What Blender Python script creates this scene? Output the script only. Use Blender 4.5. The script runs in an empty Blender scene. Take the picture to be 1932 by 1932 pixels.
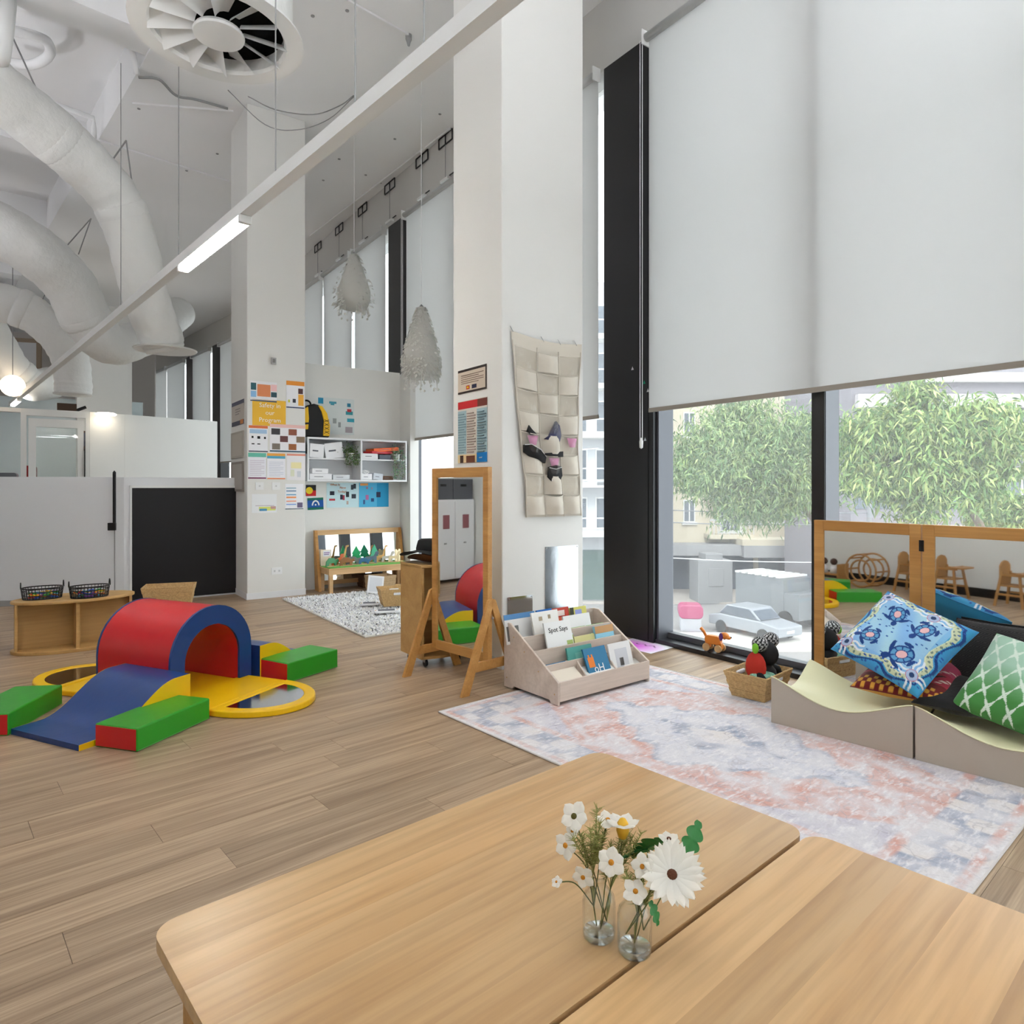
import bpy, bmesh, math, random
from mathutils import Vector, Matrix, Euler
random.seed(7)
R = math.radians
scene = bpy.context.scene
COL = scene.collection

# ---------------------------------------------------------------- camera
F, CX, HY, CAMZ = 1270.0, 966.0, 918.0, 1.25      # focal length and horizon of the photograph, eye height in metres
cam_d = bpy.data.cameras.new('camera')
cam = bpy.data.objects.new('camera', cam_d); COL.objects.link(cam)
cam.location = (0, 0, CAMZ); cam.rotation_euler = (R(90), 0, 0)
cam_d.sensor_width = 36; cam_d.lens = 36 * F / 1932; cam_d.shift_y = -48 / 1932
cam_d.clip_start = .02; cam_d.clip_end = 500
scene.camera = cam

# ---------------------------------------------------------------- world, sun, exposure
world = bpy.data.worlds.new('sky'); scene.world = world; world.use_nodes = True
wn = world.node_tree.nodes; wn.clear()
wo = wn.new('ShaderNodeOutputWorld'); wb = wn.new('ShaderNodeBackground')
wb.inputs[0].default_value = (.90, .95, 1, 1); wb.inputs[1].default_value = 2.3
world.node_tree.links.new(wb.outputs[0], wo.inputs[0])
sun_d = bpy.data.lights.new('sun', 'SUN'); sun_d.energy = 0.9; sun_d.angle = R(12); sun_d.color = (1, .96, .88)
sun = bpy.data.objects.new('sun', sun_d); COL.objects.link(sun)
sun.rotation_euler = (R(50), 0, R(-10))           # comes from behind the building, lights the street front opposite
vs = scene.view_settings
vs.view_transform = 'Standard'; vs.look = 'None'; vs.gamma = 1; vs.use_curve_mapping = False; vs.exposure = 0.75
FILL_E = 23.0  # radiance of the added out-of-view fill uplights
FILL2_E = 32.0  # radiance of the stronger added fill uplights
LAMP_E = 36.0                                     # radiance of the batten lamps
try:
    scene.cycles.use_denoising = True
    scene.cycles.max_bounces = 7; scene.cycles.diffuse_bounces = 3; scene.cycles.glossy_bounces = 4; scene.cycles.transparent_max_bounces = 16
    scene.cycles.adaptive_threshold = .2; scene.cycles.use_light_tree = False
    scene.cycles.sample_clamp_indirect = 6
except Exception:
    pass

# ---------------------------------------------------------------- places in the room
def fl(px, py, z=0.0):                            # point of the horizontal plane z that the photo shows at px,py
    Y = (CAMZ - z) * F / (py - HY); return Vector(((px - CX) / F * Y, Y, z))
def pt(px, py, Y):
    return Vector(((px - CX) / F * Y, Y, CAMZ - (py - HY) / F * Y))
U = Vector((-.5786, .8156)); V = Vector((.8156, .5786))      # along and across the near window wall
G = Vector((-.666, .746)); H = Vector((.746, .666))          # along and across the floor and ceiling grid
AV, AG = 35.35, 41.7                                         # headings of V and H in degrees
P0 = Vector((1.272, 5.178))                                  # a point on the inner line of the window wall
CEIL, BTOP, BBOT = 5.48, 4.88, 1.87

# ---------------------------------------------------------------- materials
def S(r, g, b):
    f = lambda c: (c / 255 / 12.92) if c / 255 <= .04045 else ((c / 255 + .055) / 1.055) ** 2.4
    return (f(r), f(g), f(b), 1)
MATS = {}
def nt(name):
    m = bpy.data.materials.new(name); m.use_nodes = True
    MATS[name] = m; t = m.node_tree
    return m, t.nodes, t.links, t.nodes['Principled BSDF']
def sock(node, *names):
    for n in names:
        if n in node.inputs: return node.inputs[n]
def P(name, rgb, rough=.5, metal=0, spec=.5, bump=None, var=None, coat=0, sheen=0, emit=None, rnd=0):
    m, N, L, b = nt(name)
    c = S(*rgb); b.inputs['Base Color'].default_value = c
    b.inputs['Roughness'].default_value = rough; b.inputs['Metallic'].default_value = metal
    s = sock(b, 'Specular IOR Level', 'Specular'); s.default_value = spec
    if coat: sock(b, 'Coat Weight', 'Clearcoat').default_value = coat; b.inputs['Coat Roughness'].default_value = .15
    if sheen: sock(b, 'Sheen Weight', 'Sheen').default_value = sheen
    tc = None
    if bump or var:
        tc = N.new('ShaderNodeTexCoord')
    last = None
    if var:
        n = N.new('ShaderNodeTexNoise'); n.inputs['Scale'].default_value = var[0]; n.inputs['Detail'].default_value = 4
        L.new(tc.outputs['Object'], n.inputs['Vector'])
        mx = N.new('ShaderNodeMixRGB'); mx.inputs[1].default_value = tuple(x * (1 - var[1]) for x in c[:3]) + (1,)
        mx.inputs[2].default_value = tuple(min(1, x * (1 + var[1])) for x in c[:3]) + (1,)
        L.new(n.outputs['Fac'], mx.inputs[0]); last = mx.outputs[0]
    if rnd:
        oi = N.new('ShaderNodeObjectInfo'); hs = N.new('ShaderNodeHueSaturation')
        mr = N.new('ShaderNodeMapRange'); mr.inputs[3].default_value = 1 - rnd; mr.inputs[4].default_value = 1 + rnd
        L.new(oi.outputs['Random'], mr.inputs[0]); L.new(mr.outputs[0], hs.inputs['Value'])
        if last: L.new(last, hs.inputs['Color'])
        else: hs.inputs['Color'].default_value = c
        last = hs.outputs[0]
    if last: L.new(last, b.inputs['Base Color'])
    if bump:
        n = N.new('ShaderNodeTexNoise'); n.inputs['Scale'].default_value = bump[0]; n.inputs['Detail'].default_value = 5
        L.new(tc.outputs['Object'], n.inputs['Vector'])
        bp = N.new('ShaderNodeBump'); bp.inputs['Strength'].default_value = bump[1]; bp.inputs['Distance'].default_value = bump[2] if len(bump) > 2 else .01
        L.new(n.outputs['Fac'], bp.inputs['Height']); L.new(bp.outputs[0], b.inputs['Normal'])
    if emit:
        sock(b, 'Emission Color', 'Emission').default_value = S(*emit[:3]); b.inputs['Emission Strength'].default_value = emit[3]
    return m
def WOOD(name, c1, c2, sc=(1.2, 14, 14), rough=.45, rnd=.06, coat=0, fine=.5, big=None):
    """grain runs along the object's x axis; every board shifts the grain by its own random offset"""
    m, N, L, b = nt(name)
    tc = N.new('ShaderNodeTexCoord'); oi = N.new('ShaderNodeObjectInfo'); ge = N.new('ShaderNodeNewGeometry')
    ad = N.new('ShaderNodeMath'); ad.operation = 'ADD'; L.new(oi.outputs['Random'], ad.inputs[0]); L.new(ge.outputs['Random Per Island'], ad.inputs[1])
    ml = N.new('ShaderNodeMath'); ml.operation = 'MULTIPLY'; ml.inputs[1].default_value = 37.0; L.new(ad.outputs[0], ml.inputs[0])
    va = N.new('ShaderNodeVectorMath'); va.operation = 'ADD'; L.new(tc.outputs['Object'], va.inputs[0]); L.new(ml.outputs[0], va.inputs[1])
    mp = N.new('ShaderNodeMapping'); mp.inputs['Scale'].default_value = sc; L.new(va.outputs[0], mp.inputs['Vector'])
    n1 = N.new('ShaderNodeTexNoise'); n1.inputs['Scale'].default_value = 1; n1.inputs['Detail'].default_value = 6; n1.inputs['Distortion'].default_value = .6
    L.new(mp.outputs[0], n1.inputs['Vector'])
    mp2 = N.new('ShaderNodeMapping'); mp2.inputs['Scale'].default_value = (sc[0] * 3, sc[1] * 8, sc[2] * 8); L.new(va.outputs[0], mp2.inputs['Vector'])
    n2 = N.new('ShaderNodeTexNoise'); n2.inputs['Scale'].default_value = 1; n2.inputs['Detail'].default_value = 3; L.new(mp2.outputs[0], n2.inputs['Vector'])
    r = N.new('ShaderNodeValToRGB'); r.color_ramp.elements[0].position = .32; r.color_ramp.elements[1].position = .68
    r.color_ramp.elements[0].color = S(*c2); r.color_ramp.elements[1].color = S(*c1); L.new(n1.outputs['Fac'], r.inputs[0])
    mx = N.new('ShaderNodeMixRGB'); mx.blend_type = 'MULTIPLY'; L.new(r.outputs[0], mx.inputs[1]); mx.inputs[0].default_value = fine
    r2 = N.new('ShaderNodeValToRGB'); r2.color_ramp.elements[0].position = .35; r2.color_ramp.elements[1].position = .6
    r2.color_ramp.elements[0].color = (.62, .58, .55, 1); r2.color_ramp.elements[1].color = (1, 1, 1, 1)
    L.new(n2.outputs['Fac'], r2.inputs[0]); L.new(r2.outputs[0], mx.inputs[2])
    fr = N.new('ShaderNodeMath'); fr.operation = 'FRACT'; L.new(ad.outputs[0], fr.inputs[0])
    mr = N.new('ShaderNodeMapRange'); mr.inputs[3].default_value = 1 - rnd; mr.inputs[4].default_value = 1 + rnd; L.new(fr.outputs[0], mr.inputs[0])
    hs = N.new('ShaderNodeHueSaturation'); L.new(mx.outputs[0], hs.inputs['Color']); L.new(mr.outputs[0], hs.inputs['Value'])
    L.new(hs.outputs[0], b.inputs['Base Color']); b.inputs['Roughness'].default_value = rough
    if coat: sock(b, 'Coat Weight', 'Clearcoat').default_value = coat; b.inputs['Coat Roughness'].default_value = .25
    bp = N.new('ShaderNodeBump'); bp.inputs['Strength'].default_value = .06; bp.inputs['Distance'].default_value = .002
    L.new(n2.outputs['Fac'], bp.inputs['Height']); L.new(bp.outputs[0], b.inputs['Normal'])
    return m
def GLASS(name, tint=(.96, .98, .97), f0=.04, haze=0.0):
    """thin clear sheet: plain transmission with a symmetric Schlick reflection, optional translucent haze"""
    m, N, L, b = nt(name); N.remove(b)
    o = N['Material Output']; lw = N.new('ShaderNodeLayerWeight'); lw.inputs[0].default_value = .5
    pw = N.new('ShaderNodeMath'); pw.operation = 'POWER'; pw.inputs[1].default_value = 5; L.new(lw.outputs['Facing'], pw.inputs[0])
    fr = N.new('ShaderNodeMath'); fr.operation = 'MULTIPLY_ADD'; fr.inputs[1].default_value = 1 - f0; fr.inputs[2].default_value = f0; L.new(pw.outputs[0], fr.inputs[0])
    t = N.new('ShaderNodeBsdfTransparent'); t.inputs[0].default_value = tint + (1,)
    g = N.new('ShaderNodeBsdfGlossy'); g.inputs['Roughness'].default_value = 0.0
    x = N.new('ShaderNodeMixShader'); L.new(fr.outputs[0], x.inputs[0]); L.new(t.outputs[0], x.inputs[1]); L.new(g.outputs[0], x.inputs[2])
    if haze:
        h = N.new('ShaderNodeBsdfTranslucent'); y = N.new('ShaderNodeMixShader'); y.inputs[0].default_value = haze
        L.new(x.outputs[0], y.inputs[1]); L.new(h.outputs[0], y.inputs[2]); x = y
    L.new(x.outputs[0], o.inputs[0]); return m
def SOLIDGLASS(name, ior=1.45):
    m, N, L, b = nt(name); N.remove(b); o = N['Material Output']
    g = N.new('ShaderNodeBsdfGlass'); g.inputs['IOR'].default_value = ior; g.inputs['Roughness'].default_value = 0; g.inputs['Color'].default_value = (.98, 1, .99, 1)
    L.new(g.outputs[0], o.inputs[0]); return m
def SHEER(name, rgb, trans=.4, clear=0.0):
    m, N, L, b = nt(name); N.remove(b); o = N['Material Output']
    d = N.new('ShaderNodeBsdfDiffuse'); d.inputs[0].default_value = S(*rgb)
    t = N.new('ShaderNodeBsdfTranslucent'); t.inputs[0].default_value = S(*rgb)
    x = N.new('ShaderNodeMixShader'); x.inputs[0].default_value = trans; L.new(d.outputs[0], x.inputs[1]); L.new(t.outputs[0], x.inputs[2])
    if clear:
        c = N.new('ShaderNodeBsdfTransparent'); y = N.new('ShaderNodeMixShader'); y.inputs[0].default_value = clear
        L.new(x.outputs[0], y.inputs[1]); L.new(c.outputs[0], y.inputs[2]); x = y
    L.new(x.outputs[0], o.inputs[0]); return m
def VCOL(name, rough=.7, bump=None, spec=.3, sheen=0):
    m, N, L, b = nt(name); a = N.new('ShaderNodeVertexColor'); a.layer_name = 'Col'
    L.new(a.outputs[0], b.inputs['Base Color']); b.inputs['Roughness'].default_value = rough
    sock(b, 'Specular IOR Level', 'Specular').default_value = spec
    if sheen: sock(b, 'Sheen Weight', 'Sheen').default_value = sheen
    if bump:
        tc = N.new('ShaderNodeTexCoord'); n = N.new('ShaderNodeTexNoise'); n.inputs['Scale'].default_value = bump[0]; L.new(tc.outputs['Object'], n.inputs['Vector'])
        bp = N.new('ShaderNodeBump'); bp.inputs['Strength'].default_value = bump[1]; bp.inputs['Distance'].default_value = .01
        L.new(n.outputs['Fac'], bp.inputs['Height']); L.new(bp.outputs[0], b.inputs['Normal'])
    return m
def WEAVE(name, c1, c2, sc=60):
    m, N, L, b = nt(name)
    tc = N.new('ShaderNodeTexCoord'); w = N.new('ShaderNodeTexWave'); w.bands_direction = 'Z'; w.inputs['Scale'].default_value = sc; w.inputs['Distortion'].default_value = 3
    w2 = N.new('ShaderNodeTexNoise'); w2.inputs['Scale'].default_value = sc * 1.2
    L.new(tc.outputs['Object'], w.inputs['Vector']); L.new(tc.outputs['Object'], w2.inputs['Vector'])
    ad = N.new('ShaderNodeMixRGB'); ad.inputs[0].default_value = .6; L.new(w.outputs['Fac'], ad.inputs[1]); L.new(w2.outputs['Fac'], ad.inputs[2])
    r = N.new('ShaderNodeValToRGB'); r.color_ramp.elements[0].position = .3; r.color_ramp.elements[1].position = .62
    r.color_ramp.elements[0].color = S(*c2); r.color_ramp.elements[1].color = S(*c1)
    L.new(ad.outputs[0], r.inputs[0]); L.new(r.outputs[0], b.inputs['Base Color']); b.inputs['Roughness'].default_value = .8
    bp = N.new('ShaderNodeBump'); bp.inputs['Strength'].default_value = .5; bp.inputs['Distance'].default_value = .006; L.new(ad.outputs[0], bp.inputs['Height']); L.new(bp.outputs[0], b.inputs['Normal'])
    return m

WALL = P('wall_paint', (228, 227, 223), .75, spec=.25, bump=(180, .03))
CEILM = P('ceiling_paint', (240, 240, 240), .8, spec=.2, var=(.8, .03))
GREYW = P('grey_partition', (228, 229, 231), .55, spec=.3)
WHITE = P('white_laminate', (235, 236, 238), .4, spec=.4)
WHITEM = P('white_metal', (232, 232, 230), .35, spec=.5)
BLACKM = P('black_metal', (18, 18, 20), .4, spec=.4)
CHARC = P('charcoal_frame', (24, 24, 27), .32, spec=.5)
GREYM = P('grey_frame', (98, 100, 106), .35, metal=.4)
STEEL = P('steel', (165, 165, 165), .3, metal=.9)
DUCTM = P('duct_wrap', (234, 234, 231), .55, spec=.35, bump=(9, .55, .03), var=(6, .03))
FLOORW = WOOD('floor_oak_vinyl', (190, 164, 134), (152, 126, 99), sc=(1.0, 20, 20), rough=.42, rnd=.10, fine=.65)
FLOORB = P('floor_underlay', (70, 58, 46), .9)
TABLEW = WOOD('birch_tabletop', (216, 178, 128), (196, 152, 100), sc=(.9, 7, 7), rough=.33, rnd=.13, fine=.4, coat=.15)
BEECH = WOOD('beech', (205, 153, 87), (184, 130, 66), sc=(1.5, 12, 12), rough=.45, rnd=.03, fine=.25)
PINE = WOOD('pale_pine', (224, 186, 138), (206, 164, 114), sc=(1.5, 12, 12), rough=.5, rnd=.03, fine=.2)
MAPLE = WOOD('maple_ply', (202, 162, 102), (186, 144, 84), sc=(1.2, 9, 9), rough=.5, rnd=.03, fine=.2)
BIRCHP = WOOD('whitewashed_ply', (222, 206, 192), (205, 187, 172), sc=(1.2, 8, 8), rough=.55, rnd=.02, fine=.2)
PLYEDGE = P('ply_edge', (196, 160, 115), .6)
MIRROR = P('mirror', (236, 238, 238), .02, metal=1)
MIRROR2 = P('acrylic_mirror', (186, 190, 194), .12, metal=1, bump=(4, .05, .02))
GLASSM = GLASS('window_glass', haze=.05)  # washed-out light outdoors put into the glass as a pale translucent haze
BLIND = SHEER('roller_blind_fabric', (226, 226, 225), .50)
PRINT = VCOL('printed_paper', .55)
PLASTIC = VCOL('coloured_plastic', .35, spec=.5)
CLOTH = VCOL('printed_cloth', .85, bump=(60, .12), sheen=.2)
PAPER = P('white_paper', (238, 238, 240), .6)
RED = P('red_vinyl', (206, 34, 40), .3, spec=.5, bump=(7, .12, .02))
BLUE = P('blue_vinyl', (22, 62, 124), .33, spec=.5, bump=(7, .12, .02))
GREEN = P('green_vinyl', (38, 150, 30), .36, spec=.5, bump=(7, .12, .02))
YELLOW = P('yellow_vinyl', (243, 192, 8), .36, spec=.5, bump=(7, .12, .02))
CREAM = P('cream_vinyl', (236, 232, 190), .5, bump=(6, .15, .02))
TAUPE = P('taupe_vinyl', (186, 174, 160), .55, bump=(6, .1, .02))
BASKET = WEAVE('seagrass_weave', (228, 194, 136), (172, 130, 82), 55)
WICKER = WEAVE('pale_wicker', (210, 182, 142), (164, 132, 92), 90)
BLACKC = P('black_cloth', (14, 14, 17), .8)
LEATHER = P('brown_leather', (92, 58, 32), .5, bump=(30, .2))
CANVAS = P('canvas', (214, 206, 192), .9, bump=(220, .15), sheen=.2, var=(5, .05))
CLEARP = GLASS('clear_pocket_vinyl', (.93, .92, .9), .06, .12)
LEAF = P('leaf_green', (40, 120, 52), .5, var=(30, .25))
LEAF2 = P('sage_leaf', (150, 152, 82), .6, var=(40, .2))
STEMM = P('stem_green', (96, 104, 48), .6)
PETAL = SHEER('white_petal', (250, 247, 238), .3)
AMBER = P('amber_centre', (206, 136, 30), .8, bump=(300, .4))
CORD = P('grey_cord', (150, 150, 150), .6)
WHITECORD = P('white_cord', (235, 235, 235), .6)
FILLON = P('fill_panel', (255, 255, 255), .4, emit=(246, 249, 255, FILL_E))  # glow of the added fill uplights
FILLON2 = P('fill_panel_strong', (255, 255, 255), .4, emit=(250, 250, 255, FILL2_E))
LAMPON = P('lit_diffuser', (255, 255, 255), .4, emit=(255, 250, 240, LAMP_E))

# ---------------------------------------------------------------- mesh helpers
class MB:
    def __init__(s): s.v = []; s.f = []; s.c = []; s.vc = None
    def add(s, vs_, fs, col=None):
        o = len(s.v); s.v += [tuple(v) for v in vs_]
        for f in fs: s.f.append(tuple(i + o for i in f)); s.c.append(col)
        return s
    def box(s, x0, y0, z0, x1, y1, z1, col=None, M=None):
        vs_ = [Vector(p) for p in ((x0, y0, z0), (x1, y0, z0), (x1, y1, z0), (x0, y1, z0), (x0, y0, z1), (x1, y0, z1), (x1, y1, z1), (x0, y1, z1))]
        if M is not None: vs_ = [M @ p for p in vs_]
        return s.add(vs_, ((0, 3, 2, 1), (4, 5, 6, 7), (0, 1, 5, 4), (1, 2, 6, 5), (2, 3, 7, 6), (3, 0, 4, 7)), col)
    def bar(s, a, b, w, h, up=(0, 0, 1), col=None):
        a = Vector(a); b = Vector(b); d = b - a; L = d.length; d.normalize(); up = Vector(up)
        if abs(d.dot(up)) > .98: up = Vector((0, 1, 0))
        y = up.cross(d).normalized(); z = d.cross(y)
        M = Matrix.Translation(a) @ Matrix((d, y, z)).transposed().to_4x4()
        return s.box(0, -w / 2, -h / 2, L, w / 2, h / 2, col, M)
    def prism(s, pts, lo, hi, axis='z', col=None, M=None):
        n = len(pts)
        mk = {'z': lambda p, t: (p[0], p[1], t), 'y': lambda p, t: (p[0], t, p[1]), 'x': lambda p, t: (t, p[0], p[1])}[axis]
        vs_ = [Vector(mk(p, lo)) for p in pts] + [Vector(mk(p, hi)) for p in pts]
        if M is not None: vs_ = [M @ p for p in vs_]
        fs = [tuple(range(n))[::-1], tuple(range(n, 2 * n))] + [(i, (i + 1) % n, n + (i + 1) % n, n + i) for i in range(n)]
        return s.add(vs_, fs, col)
    def tube(s, pts, r, seg=8, col=None, closed=False, cap=True):
        pts = [Vector(p) for p in pts]; n = len(pts); rr = r if isinstance(r, (list, tuple)) else [r] * n
        up = None; vs_ = []; 
        for i, p in enumerate(pts):
            t = (pts[(i + 1) % n] - pts[i - 1]) if (closed or 0 < i < n - 1) else (pts[1] - pts[0] if i == 0 else pts[-1] - pts[-2])
            t.normalize()
            if up is None: up = Vector((0, 0, 1)) if abs(t.z) < .9 else Vector((0, 1, 0))
            a = t.cross(up).normalized(); up = a.cross(t).normalized(); b = up
            for k in range(seg):
                th = 2 * math.pi * k / seg; vs_.append(p + (a * math.cos(th) + b * math.sin(th)) * rr[i])
        fs = []
        for i in range(n if closed else n - 1):
            j = (i + 1) % n
            for k in range(seg): fs.append((i * seg + k, i * seg + (k + 1) % seg, j * seg + (k + 1) % seg, j * seg + k))
        if cap and not closed: fs.append(tuple(range(seg))[::-1]); fs.append(tuple((n - 1) * seg + k for k in range(seg)))
        return s.add(vs_, fs, col)
    def lathe(s, prof, seg=24, c=(0, 0, 0), col=None, M=None, sx=1, sy=1, cap=True):
        vs_ = []; n = len(prof)
        for r_, z in prof:
            for k in range(seg):
                th = 2 * math.pi * k / seg; vs_.append(Vector((c[0] + r_ * math.cos(th) * sx, c[1] + r_ * math.sin(th) * sy, c[2] + z)))
        if M is not None: vs_ = [M @ p for p in vs_]
        fs = [(i * seg + k, i * seg + (k + 1) % seg, (i + 1) * seg + (k + 1) % seg, (i + 1) * seg + k) for i in range(n - 1) for k in range(seg)]
        if cap and prof[0][0] > 1e-5: fs.append(tuple(range(seg))[::-1])
        if cap and prof[-1][0] > 1e-5: fs.append(tuple((n - 1) * seg + k for k in range(seg)))
        return s.add(vs_, fs, col)
    def ball(s, c, r, seg=16, col=None, M=None):
        r = r if isinstance(r, (list, tuple)) else (r, r, r); n = max(6, seg // 2)
        pr = [(max(1e-7, math.sin(math.pi * i / n)), -math.cos(math.pi * i / n) * r[2]) for i in range(n + 1)]
        Mt = Matrix.Translation(c)
        if M is not None: Mt = Mt @ M
        return s.lathe(pr, seg, (0, 0, 0), col, Mt, r[0], r[1])
    def grid(s, fn, nx, ny, col=None, colfn=None):
        vs_ = [fn(i / nx, j / ny) for j in range(ny + 1) for i in range(nx + 1)]
        o = len(s.v); w = nx + 1
        s.add(vs_, [(j * w + i, j * w + i + 1, (j + 1) * w + i + 1, (j + 1) * w + i) for j in range(ny) for i in range(nx)], col)
        if colfn:
            if s.vc is None: s.vc = {}
            for j in range(ny + 1):
                for i in range(nx + 1): s.vc[o + j * w + i] = colfn(i / nx, j / ny)
        return s
    def build(s, name, mat=None, parent=None, smooth=False, bevel=0, seg=2, loc=None, rotz=None, merge=False, flip=False):
        me = bpy.data.meshes.new(name)
        me.from_pydata(s.v, [], s.f)
        bm = bmesh.new(); bm.from_mesh(me)
        if any(c is not None for c in s.c) or s.vc is not None:
            lay = bm.loops.layers.float_color.new('Col'); bm.faces.ensure_lookup_table()
            for fi, f in enumerate(bm.faces):
                fc = s.c[fi]
                for lp in f.loops:
                    if s.vc is not None and lp.vert.index in s.vc: lp[lay] = S(*s.vc[lp.vert.index])
                    elif fc is not None: lp[lay] = S(*fc)
                    else: lp[lay] = (1, 1, 1, 1)
        if merge: bmesh.ops.remove_doubles(bm, verts=bm.verts, dist=1e-5)
        bmesh.ops.recalc_face_normals(bm, faces=bm.faces)
        if smooth:
            for f in bm.faces: f.smooth = True
        bm.to_mesh(me); bm.free()
        if mat: me.materials.append(mat)
        o = bpy.data.objects.new(name, me); COL.objects.link(o)
        if parent: o.parent = parent
        if loc is not None: o.location = loc
        if rotz is not None: o.rotation_euler = (0, 0, R(rotz))
        if bevel:
            b = o.modifiers.new('bevel', 'BEVEL'); b.width = bevel; b.segments = seg; b.limit_method = 'ANGLE'; b.angle_limit = R(40)
            if smooth is False and seg > 1:
                for p in me.polygons: p.use_smooth = False
        return o
def tag(o, label=None, cat=None, group=None, kind=None):
    if label: o['label'] = label
    if cat: o['category'] = cat
    if group: o['group'] = group
    if kind: o['kind'] = kind
    return o
def thing(name, label, cat, loc=(0, 0, 0), rz=0, group=None, rot=None):
    o = bpy.data.objects.new(name, None); COL.objects.link(o); o.empty_display_size = .05
    o.location = tuple(loc) if len(loc) == 3 else (loc[0], loc[1], 0)
    o.rotation_euler = (0, 0, R(rz)) if rot is None else rot
    return tag(o, label, cat, group)
def struct(o): o['kind'] = 'structure'; return o
def kids(o): return [c for c in bpy.data.objects if c.parent == o]
def copy_tree(o, parent=None, loc=None, rz=None, label=None):
    c = o.copy(); COL.objects.link(c); c.parent = parent
    if loc is not None: c.location = tuple(loc) if len(loc) == 3 else (loc[0], loc[1], 0)
    if rz is not None: c.rotation_euler = (0, 0, R(rz))
    if label: c['label'] = label
    for k in kids(o): copy_tree(k, c)
    return c
def spline(pts, n=8):
    pts = [Vector(p) for p in pts]; q = [pts[0] * 2 - pts[1]] + pts + [pts[-1] * 2 - pts[-2]]; out = []
    for i in range(1, len(q) - 2):
        for k in range(n):
            t = k / n; a, b, c, d = q[i - 1], q[i], q[i + 1], q[i + 2]
            out.append(.5 * (2 * b + (c - a) * t + (2 * a - 5 * b + 4 * c - d) * t * t + (3 * b - a - 3 * c + d) * t ** 3))
    out.append(pts[-1]); return out
def rrect(x0, y0, x1, y1, r, n=5):
    out = []
    for cx, cy, a0 in ((x1 - r, y1 - r, 0), (x0 + r, y1 - r, 90), (x0 + r, y0 + r, 180), (x1 - r, y0 + r, 270)):
        for k in range(n + 1):
            a = R(a0 + 90 * k / n); out.append((cx + r * math.cos(a), cy + r * math.sin(a)))
    return out
def text_mesh(name, body, size, mat, parent, loc, rot=(0, 0, 0), align='CENTER', extrude=.0006):
    cu = bpy.data.curves.new(name, 'FONT'); cu.body = body; cu.size = size; cu.extrude = extrude; cu.align_x = align; cu.align_y = 'CENTER'; cu.resolution_u = 2
    t = bpy.data.objects.new(name + '_tmp', cu); COL.objects.link(t)
    me = bpy.data.meshes.new_from_object(t.evaluated_get(bpy.context.evaluated_depsgraph_get()))
    bpy.data.objects.remove(t); me.name = name
    me.materials.clear(); me.materials.append(mat)
    o = bpy.data.objects.new(name, me); COL.objects.link(o); o.parent = parent; o.location = loc; o.rotation_euler = rot
    return o
class Face:
    """a vertical wall face: origin o, unit direction d along it, n its outward normal (2D)"""
    def __init__(s, o, d, n): s.o = Vector(o); s.d = Vector(d).normalized(); s.n = Vector(n).normalized(); s.ang = math.degrees(math.atan2(s.d.y, s.d.x))
    def s_of(s, px):
        k = (px - CX) / F; return (k * s.o.y - s.o.x) / (s.d.x - k * s.d.y)
    def at(s, px, py):
        t = s.s_of(px); p = s.o + s.d * t; return t, CAMZ - (py - HY) / F * p.y
    def pos(s, t, z, off=0.0):
        p = s.o + s.d * t + s.n * off; return Vector((p.x, p.y, z))

# ================================================================ SETTING
BEND = P0 + U * 13; FU = Vector((-.672, .74)).normalized(); FARP = BEND + FU * 15
room_poly = [(6.9, -3.2)] + [tuple(P0 + U * -9.3 + V * .2), tuple(BEND + V * .2), tuple(FARP + V * .2), (-17.5, 27), (-17.5, -3.2)]
floor = struct(MB().prism(room_poly, -.2, -.004).build('floor', FLOORB))
# planks: each a part of the floor, running across the room
PW, PL = .1665, 1.22
plank_me = None; cells = []
Mloc = Matrix.Rotation(R(AG), 3, 'Z')
def inside(p):
    if p.x < -9 or p.y < -3: return False
    d = (Vector((p.x, p.y)) - P0); s = d.dot(U); return d.dot(V) < (.75 if s < 13 else -9) and p.y < 15
for j in range(-40, 90):
    off = random.random() * PL
    for i in range(-14, 14):
        lx, ly = i * PL + off, j * PW; w = Mloc @ Vector((lx, ly, 0))
        if not inside(w): continue
        k = w.x / max(w.y, .01); dist = math.hypot(w.x, w.y)
        vis = w.y > .9 and -.9 < k < .85
        cells.append(((0 if vis else 100) + dist, lx, ly))
cells.sort()
g_ = .0007
pb = MB().box(-PL / 2 + g_, -PW / 2 + g_, -.004, PL / 2 - g_, PW / 2 - g_, 0)
p0 = pb.build('plank', FLOORW, floor); p0.rotation_euler = (0, 0, R(AG))
rest = MB()
def cut_plank(lx, ly):                            # a plank trimmed to the window line
    bm = bmesh.new(); q = [Mloc @ Vector((lx + sx * (PL / 2 - g_), ly + sy * (PW / 2 - g_), 0)) for sx, sy in ((-1, -1), (1, -1), (1, 1), (-1, 1))]
    bm.faces.new([bm.verts.new(c) for c in q])
    e = P0 + V * .12; bmesh.ops.bisect_plane(bm, geom=bm.verts[:] + bm.edges[:] + bm.faces[:], plane_co=(e.x, e.y, 0), plane_no=(V.x, V.y, 0), clear_outer=True)
    out = [[tuple((Mloc.transposed() @ v.co).xy) for v in f.verts] for f in bm.faces]; bm.free(); return out
n = 0
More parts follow.
